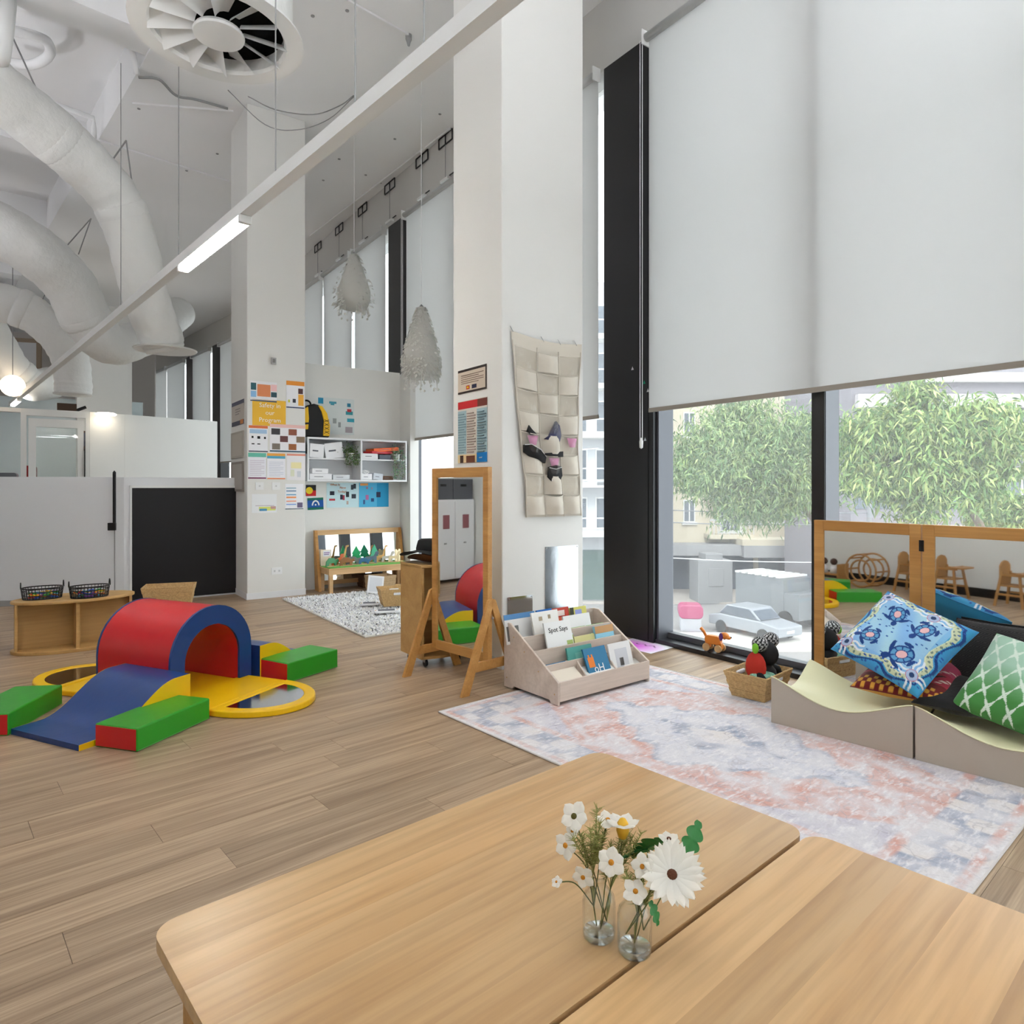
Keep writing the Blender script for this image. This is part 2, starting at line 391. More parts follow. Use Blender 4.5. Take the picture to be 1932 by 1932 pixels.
for (d, lx, ly) in cells:
    w = Mloc @ Vector((lx, ly, 0))
    far = max((((Mloc @ Vector((lx + sx * PL / 2, ly + sy * PW / 2, 0))).xy - P0).dot(V)) for sx in (-1, 1) for sy in (-1, 1))
    ring = cut_plank(lx, ly) if far > .12 else None
    if ring is not None and not ring: continue
    if n < 300:
        if ring:
            o = MB().prism([(x - lx, y - ly) for x, y in ring[0]], -.004, 0).build('plank', FLOORW, floor)
        else:
            o = p0 if n == 0 else bpy.data.objects.new('plank', p0.data)
            if n: COL.objects.link(o); o.parent = floor
        o.rotation_euler = (0, 0, R(AG)); o.location = (w.x, w.y, 0)
    elif ring: rest.prism(ring[0], -.004, 0)
    else:
        rest.box(lx - PL / 2 + g_, ly - PW / 2 + g_, -.004, lx + PL / 2 - g_, ly + PW / 2 - g_, 0)
    n += 1
ro = rest.build('distant_planks', FLOORW, floor); ro.rotation_euler = (0, 0, R(AG)); ro['kind'] = 'stuff'

# ceiling: a lower slab towards the windows, raised coffers with ribs on the other side of the lip
LIP = Vector((-3.48, 6.49))
def lip(t, a=0.0): p = LIP + FU * t + Vector((-FU.y, FU.x)) * a; return (p.x, p.y)     # a > 0 lies on the coffer side
low = [lip(-15), lip(22)] + [tuple(FARP + V * 1.2), tuple(BEND + V * 1.2), tuple(P0 + U * -11 + V * 1.2)]
ceiling = struct(MB().prism(low, CEIL, 6.4).build('ceiling', CEILM))
struct(MB().prism([lip(-15), lip(22), lip(22, 14), lip(-15, 14)], 5.98, 6.4).build('ceiling', CEILM))
ribs = MB()
for t in (-13, -9.7, -6.5, -3.24, 0, 3.24, 6.5, 9.75, 13, 16.2):
    MB().prism([lip(t - .2), lip(t + .2), lip(t + .2, 13.5), lip(t - .2, 13.5)], 5.5, 5.985).build('rib', CEILM, ceiling)
for px, py in ((690, 330), (640, 300), (718, 345), (745, 262), (830, 215), (560, 480), (610, 340), (352, 322), (262, 205), (410, 290), (590, 30), (655, 20)):
    p = fl(px, py, CEIL); MB().lathe([(.018, 0), (.016, -.006), (1e-6, -.006)], 10, (p.x, p.y, CEIL)).build('fixing_cap', CORD, ceiling)
for a, b in (((178, 262), (432, 342)), ((250, 195), (440, 210)), ((585, 445), (850, 242)), ((655, 0), (775, 68))):
    A_, B_ = fl(*a, CEIL - .012), fl(*b, CEIL - .012); MB().bar(A_, B_, .018, .02).build('conduit', CEILM, ceiling)

# pillars
def pillar(name, c, w, d):
    c = Vector(c); q = [c, c + V * w, c + V * w + U * d, c + U * d]
    o = struct(MB().prism([tuple(p) for p in q], 0, CEIL).build(name, WALL, bevel=.008))
    MB().prism([tuple(c - V * .006 - (-U) * -.0 - U * .006), tuple(c + V * (w + .006) - U * .006), tuple(c + V * (w + .006) + U * (d + .006)), tuple(c - V * .006 + U * (d + .006))], 0, .07).build('skirting', GREYW, o)
    return o
C1 = Vector((-.069, 4.6)); W1, D1 = .735, .656
C2 = Vector((-2.92, 7.42)); W2, D2 = .646, .74
pil1 = pillar('wall_pillar_near', C1, W1, D1); pil2 = pillar('wall_pillar_far', C2, W2, D2)
cp = Vector((-9.95, 15.4)); MBp = MB().prism([tuple(cp), tuple(cp + V * 1.1), tuple(cp + V * 1.1 + U * .9), tuple(cp + U * .9)], 0, CEIL)
struct(MBp.build('wall_pillar_distant', WALL))
FP1 = Face(C1, V, -U); FP1L = Face(C1 + U * D1, -U, -V)
FP2 = Face(C2, V, -U); FP2L = Face(C2 + U * D2, -U, -V)

# window wall. local x = along U, local y > 0 is indoors
wang = math.degrees(math.atan2(U.y, U.x))
def wpos(s, z=0, inn=0): p = P0 + U * s - V * inn; return Vector((p.x, p.y, z))
hd = MB().box(-9.3, -.24, BTOP - .02, 13.05, 0, CEIL + .3).build('wall_window_head', P('head_paint', (206, 204, 200), .8, spec=.2), loc=(P0.x, P0.y, 0), rotz=wang); struct(hd)
cols = [.23, 4.575, 8.92]
mull = {0: [], 1: []}
bays = [(-9.2, -4.11, [-7.5, -5.8]), (-3.54, .23, [-2.55, -1.18]), (.82, 4.575, [1.95, 3.2]), (5.146, 8.92, [6.3, 7.55]), (9.49, 13.0, [10.6, 11.8])]
for n, s in enumerate([-4.11] + cols):
    m = MB(); m.box(0, -.2, 0, .57, .02, BTOP - .02); o = m.build('trim_%d' % (n + 1), CHARC, loc=wpos(s), rotz=wang, bevel=.004); struct(o)
    MB().box(-.022, -.19, 0, -.001, -.02, BTOP - .03).build('side_channel', GREYM, o)
    MB().box(.571, -.19, 0, .592, -.02, BTOP - .03).build('side_channel', GREYM, o)
    MB().box(.05, .02, .02, .52, .026, BTOP - .05).build('cover_panel', CHARC, o)
for n, (a, b, ms) in enumerate(bays):
    w = bpy.data.objects.new('window_%d' % (n + 1), None); COL.objects.link(w); w.location = wpos(0); w.rotation_euler = (0, 0, R(wang)); struct(w)
    MB().box(a, -.2, -.02, b, -.0, .035).build('sill', CHARC, w, bevel=.004)
    MB().box(a, -.2, .035, b, -.13, .075).build('bottom_rail', GREYM, w)
    e = [a] + [x for x in ms] + [b]
    for x in ms:
        MB().box(x, -.17, .03, x + .085, -.002, BTOP - .02).build('mullion', CHARC, w)
        MB().box(x - .004, -.168, .03, x, -.012, BTOP - .02).build('mullion_side', P('mullion_grey_%d_%d' % (n, int(x * 10)), (128, 133, 138), .4, metal=.2) if False else GREYM, w)
    for i in range(len(e) - 1):
        x0 = e[i] + (.085 if i else 0)
        MB().box(x0, -.19, .07, e[i + 1], -.182, BTOP - .02).build('pane', GLASSM, w)
for k, (ss, z, c_) in enumerate(((.45, 2.22, (230, 230, 235)), (.32, 2.09, (30, 150, 110)), (.25, 2.4, (236, 180, 180)), (.28, 2.02, (220, 220, 220)), (.31, 1.63, (200, 205, 210)))):
    MB().prism([(-.014, -.012), (.014, -.012), (0, .016)], .0265, .0275, 'y', c_, Matrix.Translation((ss - .23, 0, z))).build('sticker', PRINT, bpy.data.objects['trim_2'])
# far facade past the bend
fang = math.degrees(math.atan2(FU.y, FU.x))
wf = bpy.data.objects.new('window_6', None); COL.objects.link(wf); wf.location = (BEND.x, BEND.y, 0); wf.rotation_euler = (0, 0, R(fang)); struct(wf)
MB().box(0, -.24, BTOP - .02, 15, 0, CEIL + .3).build('head', hd.data.materials[0], wf)
for x in (0, 1.6, 3.75, 8.2, 12.4): MB().box(x, -.2, 0, x + .6, .02, BTOP).build('column_cover', CHARC, wf)
for x, y in ((.6, 1.6), (2.2, 3.75), (4.35, 8.2), (8.8, 12.4)): MB().box(x, -.19, .05, y, -.182, BTOP).build('pane', GLASSM, wf)

# roller blinds
def blind(a, b, label, base=P0, ang=wang, x0=0, chain=True, zb=BBOT, seam=None):
    t = thing('roller_blind', label, 'blind', (base.x, base.y, 0), ang, 'roller blinds on the window wall')
    MB().box(a, .045, zb, b, .0475, BTOP - .07).build('fabric', BLIND, t)
    MB().tube([(a, .075, BTOP - .07), (b, .075, BTOP - .07)], .034, 12).build('tube', BLIND, t, smooth=True)
    MB().box(a, .038, zb - .03, b, .054, zb + .002).build('bottom_rail', P('taupe_rail', (150, 142, 132), .5) if 'taupe_rail' not in MATS else MATS['taupe_rail'], t)
    for x in (a - .012, b + .004):
        MB().box(x, .03, BTOP - .13, x + .01, .12, BTOP - .01).build('bracket', WHITEM, t, bevel=.002)
    if chain:
        MB().tube([(b + .03, .09, BTOP - .08), (b + .03, .09, 1.62)], .003, 6).build('chain', WHITECORD, t)
        MB().tube([(b + .045, .1, BTOP - .08), (b + .045, .1, 1.62)], .003, 6).build('chain', WHITECORD, t)
        MB().lathe([(1e-6, 0), (.014, .01), (.016, .06), (.007, .085), (1e-6, .09)], 10, (b + .037, .095, 1.55)).build('chain_weight', WHITEM, t, smooth=True)
    return t
blind(-6.2, .25, 'wide white roller blind drawn halfway over the two big panes right of the dark column')
blind(.84, 4.53, 'white roller blind seen on both sides of the near pillar, left of the dark column')
blind(5.18, 6.28, 'white roller blind just left of the hanging paper shade, beyond the low dividing wall', chain=False)
blind(6.4, 7.62, 'white roller blind behind the farther hanging paper shade', chain=False)
blind(7.7, 8.9, 'narrow white roller blind beside the far pillar, above the dividing wall', chain=False)
for a, b, l in ((.62, 1.55, 'far white roller blind nearest the far pillar'), (2.25, 3.7, 'far white roller blind between two dark columns'),
                (4.4, 6.1, 'far white roller blind under the round duct outlet'), (6.15, 8.1, 'far white roller blind second from the distant pillar'), (8.85, 12.3, 'far white roller blind next to the distant white pillar')):
    blind(a, b, l, BEND, fang, chain=False)

# black brackets at the ceiling edge with their white clips below
for i, s in enumerate((8.0, 7.0, 6.05, 5.1, 4.15, 3.55)):
    t = thing('ceiling_bracket', ['black wire bracket nearest the far pillar', 'black wire bracket second from the far pillar', 'black wire bracket third from the far pillar', 'black wire bracket above the dark window column', 'black wire bracket above the nearer paper shade', 'black wire bracket partly behind the near pillar'][i] + ', on the bulkhead over the blinds', 'bracket', wpos(s), wang, 'brackets on the bulkhead')
    m = MB(); z1 = CEIL - .012; z0 = z1 - .12
    for q in ((-.16, .16),):
        m.bar((-.16, .02, z1), (.16, .02, z1), .012, .012).bar((-.16, .02, z0), (.16, .02, z0), .012, .012)
        for x in (-.16, 0, .16): m.bar((x, .02, z0), (x, .02, z1), .012, .012, (1, 0, 0))
    m.build('frame', BLACKM, t)
    MB().bar((0, .02, z0), (0, .02, BTOP + .05), .006, .006, (1, 0, 0)).build('rod', CORD, t)
    MB().box(-.1, .0, BTOP + .02, .08, .05, BTOP + .05).build('clip', WHITEM, t)
    MB().bar((-.2, .02, BTOP + .06), (-.1, .02, BTOP + .06), .01, .01).build('hook', BLACKM, t)

# alcove dividing wall between far pillar and window, with its narrow return at the window side
AW0 = P0 + U * 4.575 - V * .12; AWd = 1.364 + .05
alc = MB(); o0 = AW0 - V * AWd
struct(alc.box(0, 0, 0, AWd, .12, 2.74).build('wall_alcove', WALL, loc=(o0.x, o0.y, 0), rotz=AV))
FA = Face(o0, V, -U)
struct(MB().box(0, 0, 0, .12, .3, 2.72).build('wall_alcove_return', WALL, loc=tuple(AW0 - U * .3) + (0,), rotz=AV))

# low partition and black panel at the left
q0, q1, q2 = Vector((-6.1, 6.93)), Vector((-4.13, 7.17)), Vector((-3.2, 7.85))
def wallseg(name, a, b, z0, z1, th, mat, inset=0):
    a = Vector(a); b = Vector(b); d = b - a
    return MB().box(0, 0, z0, d.length, th, z1).build(name, mat, loc=(a.x, a.y, 0), rotz=math.degrees(math.atan2(d.y, d.x)), bevel=.004)
lp = struct(wallseg('wall_low_partition', q0, q1, 0, 1.352, .07, GREYW))
MB().box(0, -.008, 0, (q1 - q0).length, 0, .06).build('skirting', P('skirting_grey', (170, 170, 170), .6), lp)
lp2 = struct(wallseg('wall_panel_surround', q1, q2, 0, 1.352, .07, GREYW)); L2 = (q2 - q1).length
pn = thing('pinboard_panel', 'tall black board fixed in the low grey partition beside the far pillar', 'board', (q1.x, q1.y, 0), math.degrees(math.atan2((q2 - q1).y, (q2 - q1).x)))
MB().box(.07, -.012, .02, L2 - .02, 0, 1.235).build('board', P('black_board', (17, 16, 20), .45, spec=.35), pn)
MB().box(.05, -.02, 0, .07, 0, 1.26).build('edge_trim', WHITEM, pn); MB().box(.05, -.02, 1.235, L2, 0, 1.26).build('edge_trim', WHITEM, pn); MB().box(L2 - .02, -.02, 0, L2, 0, 1.26).build('edge_trim', WHITEM, pn)
ga = math.degrees(math.atan2((q1 - q0).y, (q1 - q0).x)); gp = pt(217, 940, 7.08)
gl = thing('gate_latch', 'black pull-up safety latch on the end of the low partition', 'latch', (gp.x, gp.y, 0), ga)
MB().box(-.012, -.03, .86, .012, 0, 1.38).build('rod', BLACKM, gl, bevel=.004); MB().lathe([(.016, 0), (.016, .05), (1e-6, .07)], 12, (0, -.015, 1.35)).build('knob', BLACKM, gl, smooth=True)
MB().box(-.06, -.035, .79, .015, 0, .87).build('keeper', BLACKM, gl, bevel=.004); MB().box(-.004, -.012, .1, .004, -.004, .8).build('cable', CORD, gl)

# tall partition of the rooms beyond, with a glazed door
z_ = 2.74
r0, r1, r2, r3 = Vector((-6.74, 15.4)), Vector((-8.0, 13.9)), Vector((-8.42, 13.42)), Vector((-9.33, 12.78))
struct(wallseg('wall_room_beyond', r1, r0, 0, z_, .1, WALL)); struct(wallseg('wall_beside_door', r2, r1, 0, z_, .1, WALL))
dd = r2 - r3; dl = dd.length; da = math.degrees(math.atan2(dd.y, dd.x))
dr = bpy.data.objects.new('door_1', None); COL.objects.link(dr); dr.location = (r3.x, r3.y, 0); dr.rotation_euler = (0, 0, R(da)); struct(dr)
for a in ((0, 0, 0, .09, .08, z_), (dl - .07, 0, 0, dl, .08, z_), (.09, 0, z_ - .13, dl - .07, .08, z_)): MB().box(*a).build('door_frame', WHITEM, dr)
for a in ((.12, .01, 0, .24, .06, 2.56), (dl - .2, .01, 0, dl - .1, .06, 2.56), (.24, .01, 2.4, dl - .2, .06, 2.56), (.24, .01, 0, dl - .2, .06, .3)): MB().box(*a).build('stile', WHITEM, dr)
MB().box(.24, .03, .3, dl - .2, .036, 2.4).build('pane', GLASSM, dr)
MB().bar((.16, -.04, 1.3), (.34, -.04, 1.3), .015, .015).build('handle', STEEL, dr); MB().box(dl - .095, -.02, .1, dl - .075, .0, 2.0).build('finger_guard', BLACKM, dr)
r4 = Vector((-10.6, 12.0)); struct(wallseg('wall_servery_head', r4, r3, 2.66, z_, .1, WALL)); struct(wallseg('wall_servery_base', r4, r3, 0, 1.2, .1, WALL))
r5 = Vector((-14, 10.2)); struct(wallseg('wall_servery_side', r5, r4, 0, z_, .1, WALL))
struct(wallseg('wall_servery_back', (-13.6, 14.2), (-9.0, 16.4), 0, 3.3, .1, P('servery_tiles', (214, 226, 228), .25)))
# enclosing walls out of the direct view
bp_ = P('back_wall_paint', (222, 214, 208), .8)
struct(wallseg('wall_far', (-17, 17.2), (-10.4, 19.6), 0, 5.98, .2, bp_))
struct(wallseg('wall_far_end', (-17.4, 26.5), (-15.5, 27.5), 0, 5.98, .2, bp_)); struct(wallseg('wall_far_side', (-17.4, -3), (-17.4, 27), 0, 5.98, .2, bp_))
struct(wallseg('wall_back', (-17.3, -3.0), (6.95, -3.0), 0, 5.98, .2, WALL))
lw0 = Vector((-3.45, 3.05)); lwa, lwb = lw0 - G * 7.6, lw0 + G * 4.2
struct(wallseg('wall_left', lwa - H * .12, lwb - H * .12, 0, 3.2, .12, WALL)).rotation_euler.z += 0
struct(wallseg('baseboard_left', lwa + H * .012, lwb + H * .012, 0, .1, .012, BLACKM))
for pxa, pxb in ((45, 62),):
    a = pt(22, 640, 17.9); 
    w = thing('roof_hatch', 'open white shutter high on the far wall behind the ducts', 'shutter', (pt(38, 680, 17.0).x, 17.0, 0), 20)
    MB().box(-.35, 0, 3.6, .35, .05, 4.9).build('shutter', WHITE, w); MB().box(.35, -.02, 3.55, .45, .07, 5.0).build('frame', P('tan_frame', (170, 150, 128), .6), w); MB().box(-.45, -.02, 4.9, .45, .07, 5.0).build('frame', MATS['tan_frame'], w)

# ---------------------------------------------------------------- light rail and lamps
RL0 = Vector((-.216, 2.59)); RLZ = 2.95; rang = math.degrees(math.atan2(G.y, G.x))
def rail_s(px): k = (px - CX) / F; return (k * RL0.y - RL0.x) / (G.x - k * G.y)
rail = thing('lighting_rail', 'long white suspended lighting rail crossing the room under the ducts', 'light rail', (RL0.x, RL0.y, RLZ), rang)
MB().box(-6.4, -.035, 0, 15.5, .035, .075).build('channel', WHITEM, rail)
MB().box(-6.4, -.037, .002, 15.5, -.034, .012).build('shadow_groove', GREYM, rail)
for px in (800, 670, 520, 337, 228): MB().tube([(rail_s(px), 0, .07), (rail_s(px), 0, CEIL - RLZ)], .004, 6).build('wire', CORD, rail)
def batten(loc, ang, label, L=1.15, w=.07):
    t = thing('batten_lamp', label, 'lamp', loc, ang, 'batten lamps on the suspended rails')
    MB().prism(rrect(-L / 2 + .02, -w / 2, L / 2 - .02, w / 2, .01), -.045, -.004).build('diffuser', LAMPON, t)
    for s in (-1, 1): MB().box(s * L / 2 - .02, -w / 2 - .003, -.05, s * L / 2 + .02, w / 2 + .003, 0).build('end_cap', WHITEM, t, bevel=.006)
    return t
sl = (rail_s(345) + rail_s(462)) / 2; q = RL0 + G * sl
batten((q.x, q.y, RLZ), rang, 'lit fluorescent batten lamp on the rail in front of the far pillar', abs(rail_s(345) - rail_s(462)))
q = RL0 + G * 14.6
batten((q.x, q.y, RLZ), rang, 'small distant batten lamp at the far end of the rail')
# unseen fill uplights added behind and left of the viewpoint to brighten the room
def pendant(loc, ang, label, mat):
    t = thing('fill_pendant', label, 'lamp', loc, ang, 'fill uplights added out of view')
    MB().box(-.8, -.17, -.03, .8, .17, .0).build('housing', WHITEM, t); MB().box(-.79, -.16, .0, .79, .16, .012).build('diffuser', mat, t)
    for x in (-.82, .8): MB().box(x, -.18, -.035, x + .02, .18, .035).build('end_cap', WHITEM, t)
    for x in (-.6, .6): MB().tube([(x, 0, .012), (x, 0, CEIL - loc[2])], .004, 6).build('wire', CORD, t)
    return t
for x, y, w, mt in ((1.5, 1.2, 'over the near table', 0), (1.6, -.2, 'by the window behind the viewpoint', 0), (1.6, -1.9, 'at the back wall near the window', 0), (-1.6, -1.0, 'behind and left of the viewpoint', 0),
                (-2.6, .9, 'over the open floor left of the viewpoint', 1), (-7.6, 5.2, 'beyond the left wall near the low partition', 1), (-6.6, 2.6, 'beyond the left wall behind the toy chairs', 1), (-12, 9.2, 'far left over the servery', 1)):
    pendant((x, y, (2.3 if y > 3 else 3.0) if mt else 3.3), rang if mt else AG, 'added white fill uplight ' + w, FILLON2 if mt else FILLON)
# ---------------------------------------------------------------- swirl diffuser and ducts
dc = Vector((-1.92, 4.41, 4.2))
sd = thing('swirl_diffuser', 'large round white swirl air diffuser with twelve blades on the ceiling', 'diffuser', dc)
MB().lathe([(.42, 0), (.53, 0), (.53, .012), (.50, .03), (.44, .03), (.42, .1), (.405, .1), (.405, .02), (.42, 0)], 48, cap=False).build('rim', WHITEM, sd, smooth=False)
MB().lathe([(1e-6, -.004), (.155, -.004), (.16, .01), (.15, .03), (1e-6, .03)], 32).build('hub', WHITEM, sd)
for k in range(12):
    a = 2 * math.pi * k / 12; m = MB(); c_, s_ = math.cos(a), math.sin(a)
    M_ = Matrix.Rotation(a, 4, 'Z') @ Matrix.Translation((.15, 0, .05)) @ Matrix.Rotation(R(38), 4, 'X')
    m.grid(lambda u, v: M_ @ Vector((u * .262, (v - .5) * (.10 + .15 * u), .02 * math.sin(math.pi * v))), 4, 4)
    m.build('blade', WHITEM, sd, smooth=True)
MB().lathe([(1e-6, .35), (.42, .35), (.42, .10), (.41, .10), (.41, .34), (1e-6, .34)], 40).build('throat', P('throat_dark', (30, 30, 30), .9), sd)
MB().lathe([(.445, .03), (.46, .2), (.46, .75), (1e-6, .75)], 40, cap=False).build('plenum', DUCTM, sd, smooth=True)
for p_ in ((.3, .2), (-.2, .38)): MB().tube([(p_[0], p_[1], .7), (p_[0], p_[1], CEIL - 4.2)], .005, 6).build('hanger', CORD, sd)

def duct(label, pts, rads, bands=(), outlet=None):
    """flexible insulated duct along points given as (px, py, depth)"""
    t = thing('air_duct', label, 'duct', pt(*pts[len(pts) // 2]), 0, 'white insulated air ducts'); o = t.location.copy()
    raw = [pt(*p) - o for p in pts]; sp = spline(raw, 8); n = len(sp)
    rr = []
    for i in range(n):
        f = i / (n - 1) * (len(rads) - 1); a = int(min(f, len(rads) - 2)); rr.append(rads[a] + (rads[a + 1] - rads[a]) * (f - a))
    rr = [r_ * (1 + .02 * math.sin(i * 2.1) + .012 * math.sin(i * 5.3)) for i, r_ in enumerate(rr)]
    MB().tube(sp, rr, 28, cap=True).build('wrap', DUCTM, t, smooth=True)
    for b in bands:
        i = max(1, min(n - 2, int(b * (n - 1)))); d = (sp[i + 1] - sp[i - 1]).normalized() * .1
        MB().tube([sp[i] - d * .9, sp[i] - d * .4, sp[i] + d * .5, sp[i] + d], [rr[i] * .99, rr[i] * 1.06, rr[i] * 1.05, rr[i] * .99], 28).build('joint_sleeve', DUCTM, t, smooth=True)
    if outlet:
        e = sp[-1]; MB().lathe([(1e-6, 0), (outlet, 0), (outlet + .01, .015), (outlet * .55, .05), (outlet * .5, .12), (1e-6, .12)], 36, (e.x, e.y, e.z)).build('outlet_plate', WHITEM, t)
    return t, o
dA, oA = duct('nearest thick white air duct sweeping down from the upper left to a round outlet', [(-190, 40, 5.6), (-40, 148, 6.0), (60, 222, 6.4), (150, 300, 6.8), (215, 372, 7.1), (248, 450, 7.3), (275, 560, 7.55), (305, 640, 7.8), (312, 662, 7.85)], [.27, .265, .26, .26, .25, .245, .24, .235, .2], (.32, .55), .33)
dB, oB = duct('middle white air duct bending down and turning in behind the nearest one', [(-160, 350, 8.45), (-30, 420, 8.96), (60, 470, 9.34), (130, 535, 9.86), (162, 600, 10.18), (205, 648, 10.50), (262, 640, 11.14), (310, 610, 11.90), (338, 590, 12.54)], [0.371, 0.365, 0.358, 0.352, 0.346, 0.320, 0.294, 0.294, 0.282], (.5,))
dC, oC = duct('lower white air duct arching from the left edge down behind the rail', [(-120, 590, 11.01), (-30, 570, 11.26), (40, 582, 11.52), (95, 620, 11.78), (128, 665, 12.03), (138, 715, 12.16), (138, 745, 12.16)], [0.346, 0.333, 0.320, 0.307, 0.301, 0.294, 0.294], (.35,), .3)
dD, oD = duct('farthest white air duct curving at the left edge above the servery', [(-60, 560, 12.54), (-15, 640, 12.80), (20, 695, 13.06), (60, 725, 13.44), (100, 722, 14.08)], [0.346, 0.346, 0.333, 0.320, 0.320], (.6,))
def hang(t, o, a, b, depth):                       # V-shaped hanger wire of a duct
    m = MB(); 
    for q in b: m.tube([pt(*a, depth) - o, pt(*q, depth) - o], .008, 6)
    m.build('hanger', CORD, t)
hang(dA, oA, (238, 265), [(210, 305), (249, 345)], 7.2); hang(dB, oB, (172, 412), [(125, 465), (148, 480)], 10); hang(dA, oA, (22, 66), [(74, 180)], 6.3); hang(dC, oC, (90, 545), [(78, 570)], 11.6)
# thin pipes and cables under the ceiling
def cable(name, label, pts, r, mat, cat='cable', sm=True):
    q = [fl(p[0], p[1], p[2]) for p in pts]; o = q[0].copy(); m = MB().tube(spline([a - o for a in q], 6) if sm else [a - o for a in q], r, 8)
    b = m.build(name, mat, smooth=True, loc=o); return tag(b, label, cat)
cable('ceiling_cable', 'grey cable drooping from the far pillar to the rail hook', [(468, 182, 5.40), (520, 207, 5.28), (590, 216, 5.24), (640, 200, 5.36), (668, 180, 5.46)], .006, CORD)
cable('ceiling_cable', 'lower grey cable looping below the other one beside the far pillar', [(430, 170, 5.42), (500, 235, 5.1), (560, 245, 5.1), (620, 225, 5.25), (668, 182, 5.46)], .005, CORD)
cable('sprinkler_pipe', 'thin white sprinkler pipe running across the coffer at the upper left', [(38, 2, 5.62), (150, 42, 5.62), (228, 72, 5.62), (248, 92, 5.60), (258, 140, 5.42)], .03, CEILM, 'pipe')
cable('sprinkler_pipe', 'white sprinkler pipe with a drop beside the nearest duct', [(100, 195, 5.6), (176, 223, 5.6), (177, 240, 5.5), (177, 262, 5.42)], .03, CEILM, 'pipe', False)
cable('drop_pipe', 'vertical white pipe at the upper left corner above the nearest duct', [(20, -60, 5.9), (8, 60, 5.1), (0, 112, 4.75)], .07, WHITEM, 'pipe', False)
cable('ring_pipe', 'curved white pipe elbow inside the upper left coffer', [(10, 55, 5.75), (60, 66, 5.75), (90, 80, 5.75), (92, 105, 5.75), (60, 122, 5.75), (12, 118, 5.75)], .05, CEILM, 'pipe')
cable('cable_bundle', 'messy bundle of cables tied to the ceiling beside the far pillar', [(262, 146, 5.45), (300, 150, 5.44), (332, 180, 5.42), (370, 188, 5.44), (430, 205, 5.44)], .014, CORD)
tag(MB().lathe([(.03, 0), (.03, -.04), (.018, -.07), (.012, -.1), (1e-6, -.11)], 12).build('smoke_sensor', CORD, loc=fl(771, 66, CEIL - .001)), 'small dark sensor hanging from the ceiling above the rail', 'sensor')

# ================================================================ OBJECTS
# ---------------------------------------------------------------- two wooden tables
def table(label, c, zt=.47):
    t = thing('low_table', label, 'table', (c[0], c[1], 0), AG); L, W, n = 1.2, .622, 6
    ws = [.11, .095, .115, .1, .09, .112]; tot = sum(ws); y = -W / 2
    for i, w in enumerate(ws):
        y1 = y + w / tot * W
        # outline of the board: a slice of the rounded table top
        pts = []
        for ax, ay in rrect(-L / 2, -W / 2, L / 2, W / 2, .045, 6):
            pts.append((ax, ay))
        bm = bmesh.new(); vs_ = [bm.verts.new((a, b, 0)) for a, b in pts]; bm.faces.new(vs_)
        for yy, nrm in ((y, (0, -1, 0)), (y1, (0, 1, 0))):
            bmesh.ops.bisect_plane(bm, geom=bm.verts[:] + bm.edges[:] + bm.faces[:], plane_co=(0, yy, 0), plane_no=nrm, clear_outer=True)
        bm.faces.ensure_lookup_table(); ring = [v.co.copy() for v in bm.faces[0].verts]; bm.free()
        MB().prism([(p.x, p.y) for p in ring], zt - .024, zt).build('board', TABLEW, t)
        y = y1
    for sx in (-1, 1):
        for sy in (-1, 1):
            x, yy = sx * (L / 2 - .075), sy * (W / 2 - .06)
            MB().box(x - .03, yy - .03, 0, x + .03, yy + .03, zt - .025).build('leg', BEECH, t, bevel=.004)
    for sy in (-1, 1): MB().box(-L / 2 + .105, sy * (W / 2 - .06) - .011, zt - .1, L / 2 - .105, sy * (W / 2 - .06) + .011, zt - .026).build('apron', BEECH, t)
    for sx in (-1, 1): MB().box(sx * (L / 2 - .075) - .011, -W / 2 + .09, zt - .1, sx * (L / 2 - .075) + .011, W / 2 - .09, zt - .026).build('apron', BEECH, t)
    return t
tc1 = Vector((.014, 1.359)); tc2 = tc1 + Vector((.666, -.746)) * .632
table('low birch table whose left corner and far corner are both in view', tc1); table('low birch table in the bottom right corner, pushed against the other', tc2)

# ---------------------------------------------------------------- bottles with flowers
ZT = .47; B1 = fl(1130, 1768, ZT); B2 = fl(1197, 1797, ZT)
BGL = GLASS('bottle_glass', (.975, .985, .98), .05); BBASE = GLASS('bottle_base_glass', (.90, .93, .93), .10)
prof_o = [(1e-6, 0), (.024, 0), (.0275, .004), (.0285, .012), (.0285, .062), (.026, .074), (.0165, .086), (.0125, .092), (.0125, .1), (.015, .101), (.015, .106), (.0125, .107)]
prof_i = [(.0105, .107), (.0105, .09), (.0145, .085), (.024, .073), (.0265, .062), (.0265, .018), (.024, .013), (1e-6, .0125)]
for b, l in ((B1, 'clear glass bottle of flowers farther from the table joint, left one'), (B2, 'clear glass bottle of flowers standing by the table joint, right one')):
    t = thing('glass_bottle', l, 'bottle', b, 0)
    MB().lathe(prof_o + prof_i, 32).build('bottle_wall', BGL, t, smooth=True)
    MB().lathe([(1e-6, .0005), (.0235, .0005), (.0265, .006), (.0268, .0125), (1e-6, .0122)], 32).build('thick_base', BBASE, t, smooth=True)
def stem(t, a, b, mid=None, r=.0011):
    p = [a, b] if mid is None else [a, mid, b]
    MB().tube(spline(p, 6), r, 6).build('stem', STEMM, t, smooth=True)
def petal_mesh(m, L, w, M, cup=.25, notch=0):
    def fn(u, v):
        x = u * L; ww = w * (math.sin(math.pi * min(1, u * .93 + .07)) ** .6); 
        return M @ Vector((x * (1 - (notch * .12 if abs(v - .5) < .2 and u > .95 else 0)), (v - .5) * ww, cup * L * u * u - .3 * w * (v - .5) ** 2))
    m.grid(fn, 5, 4)
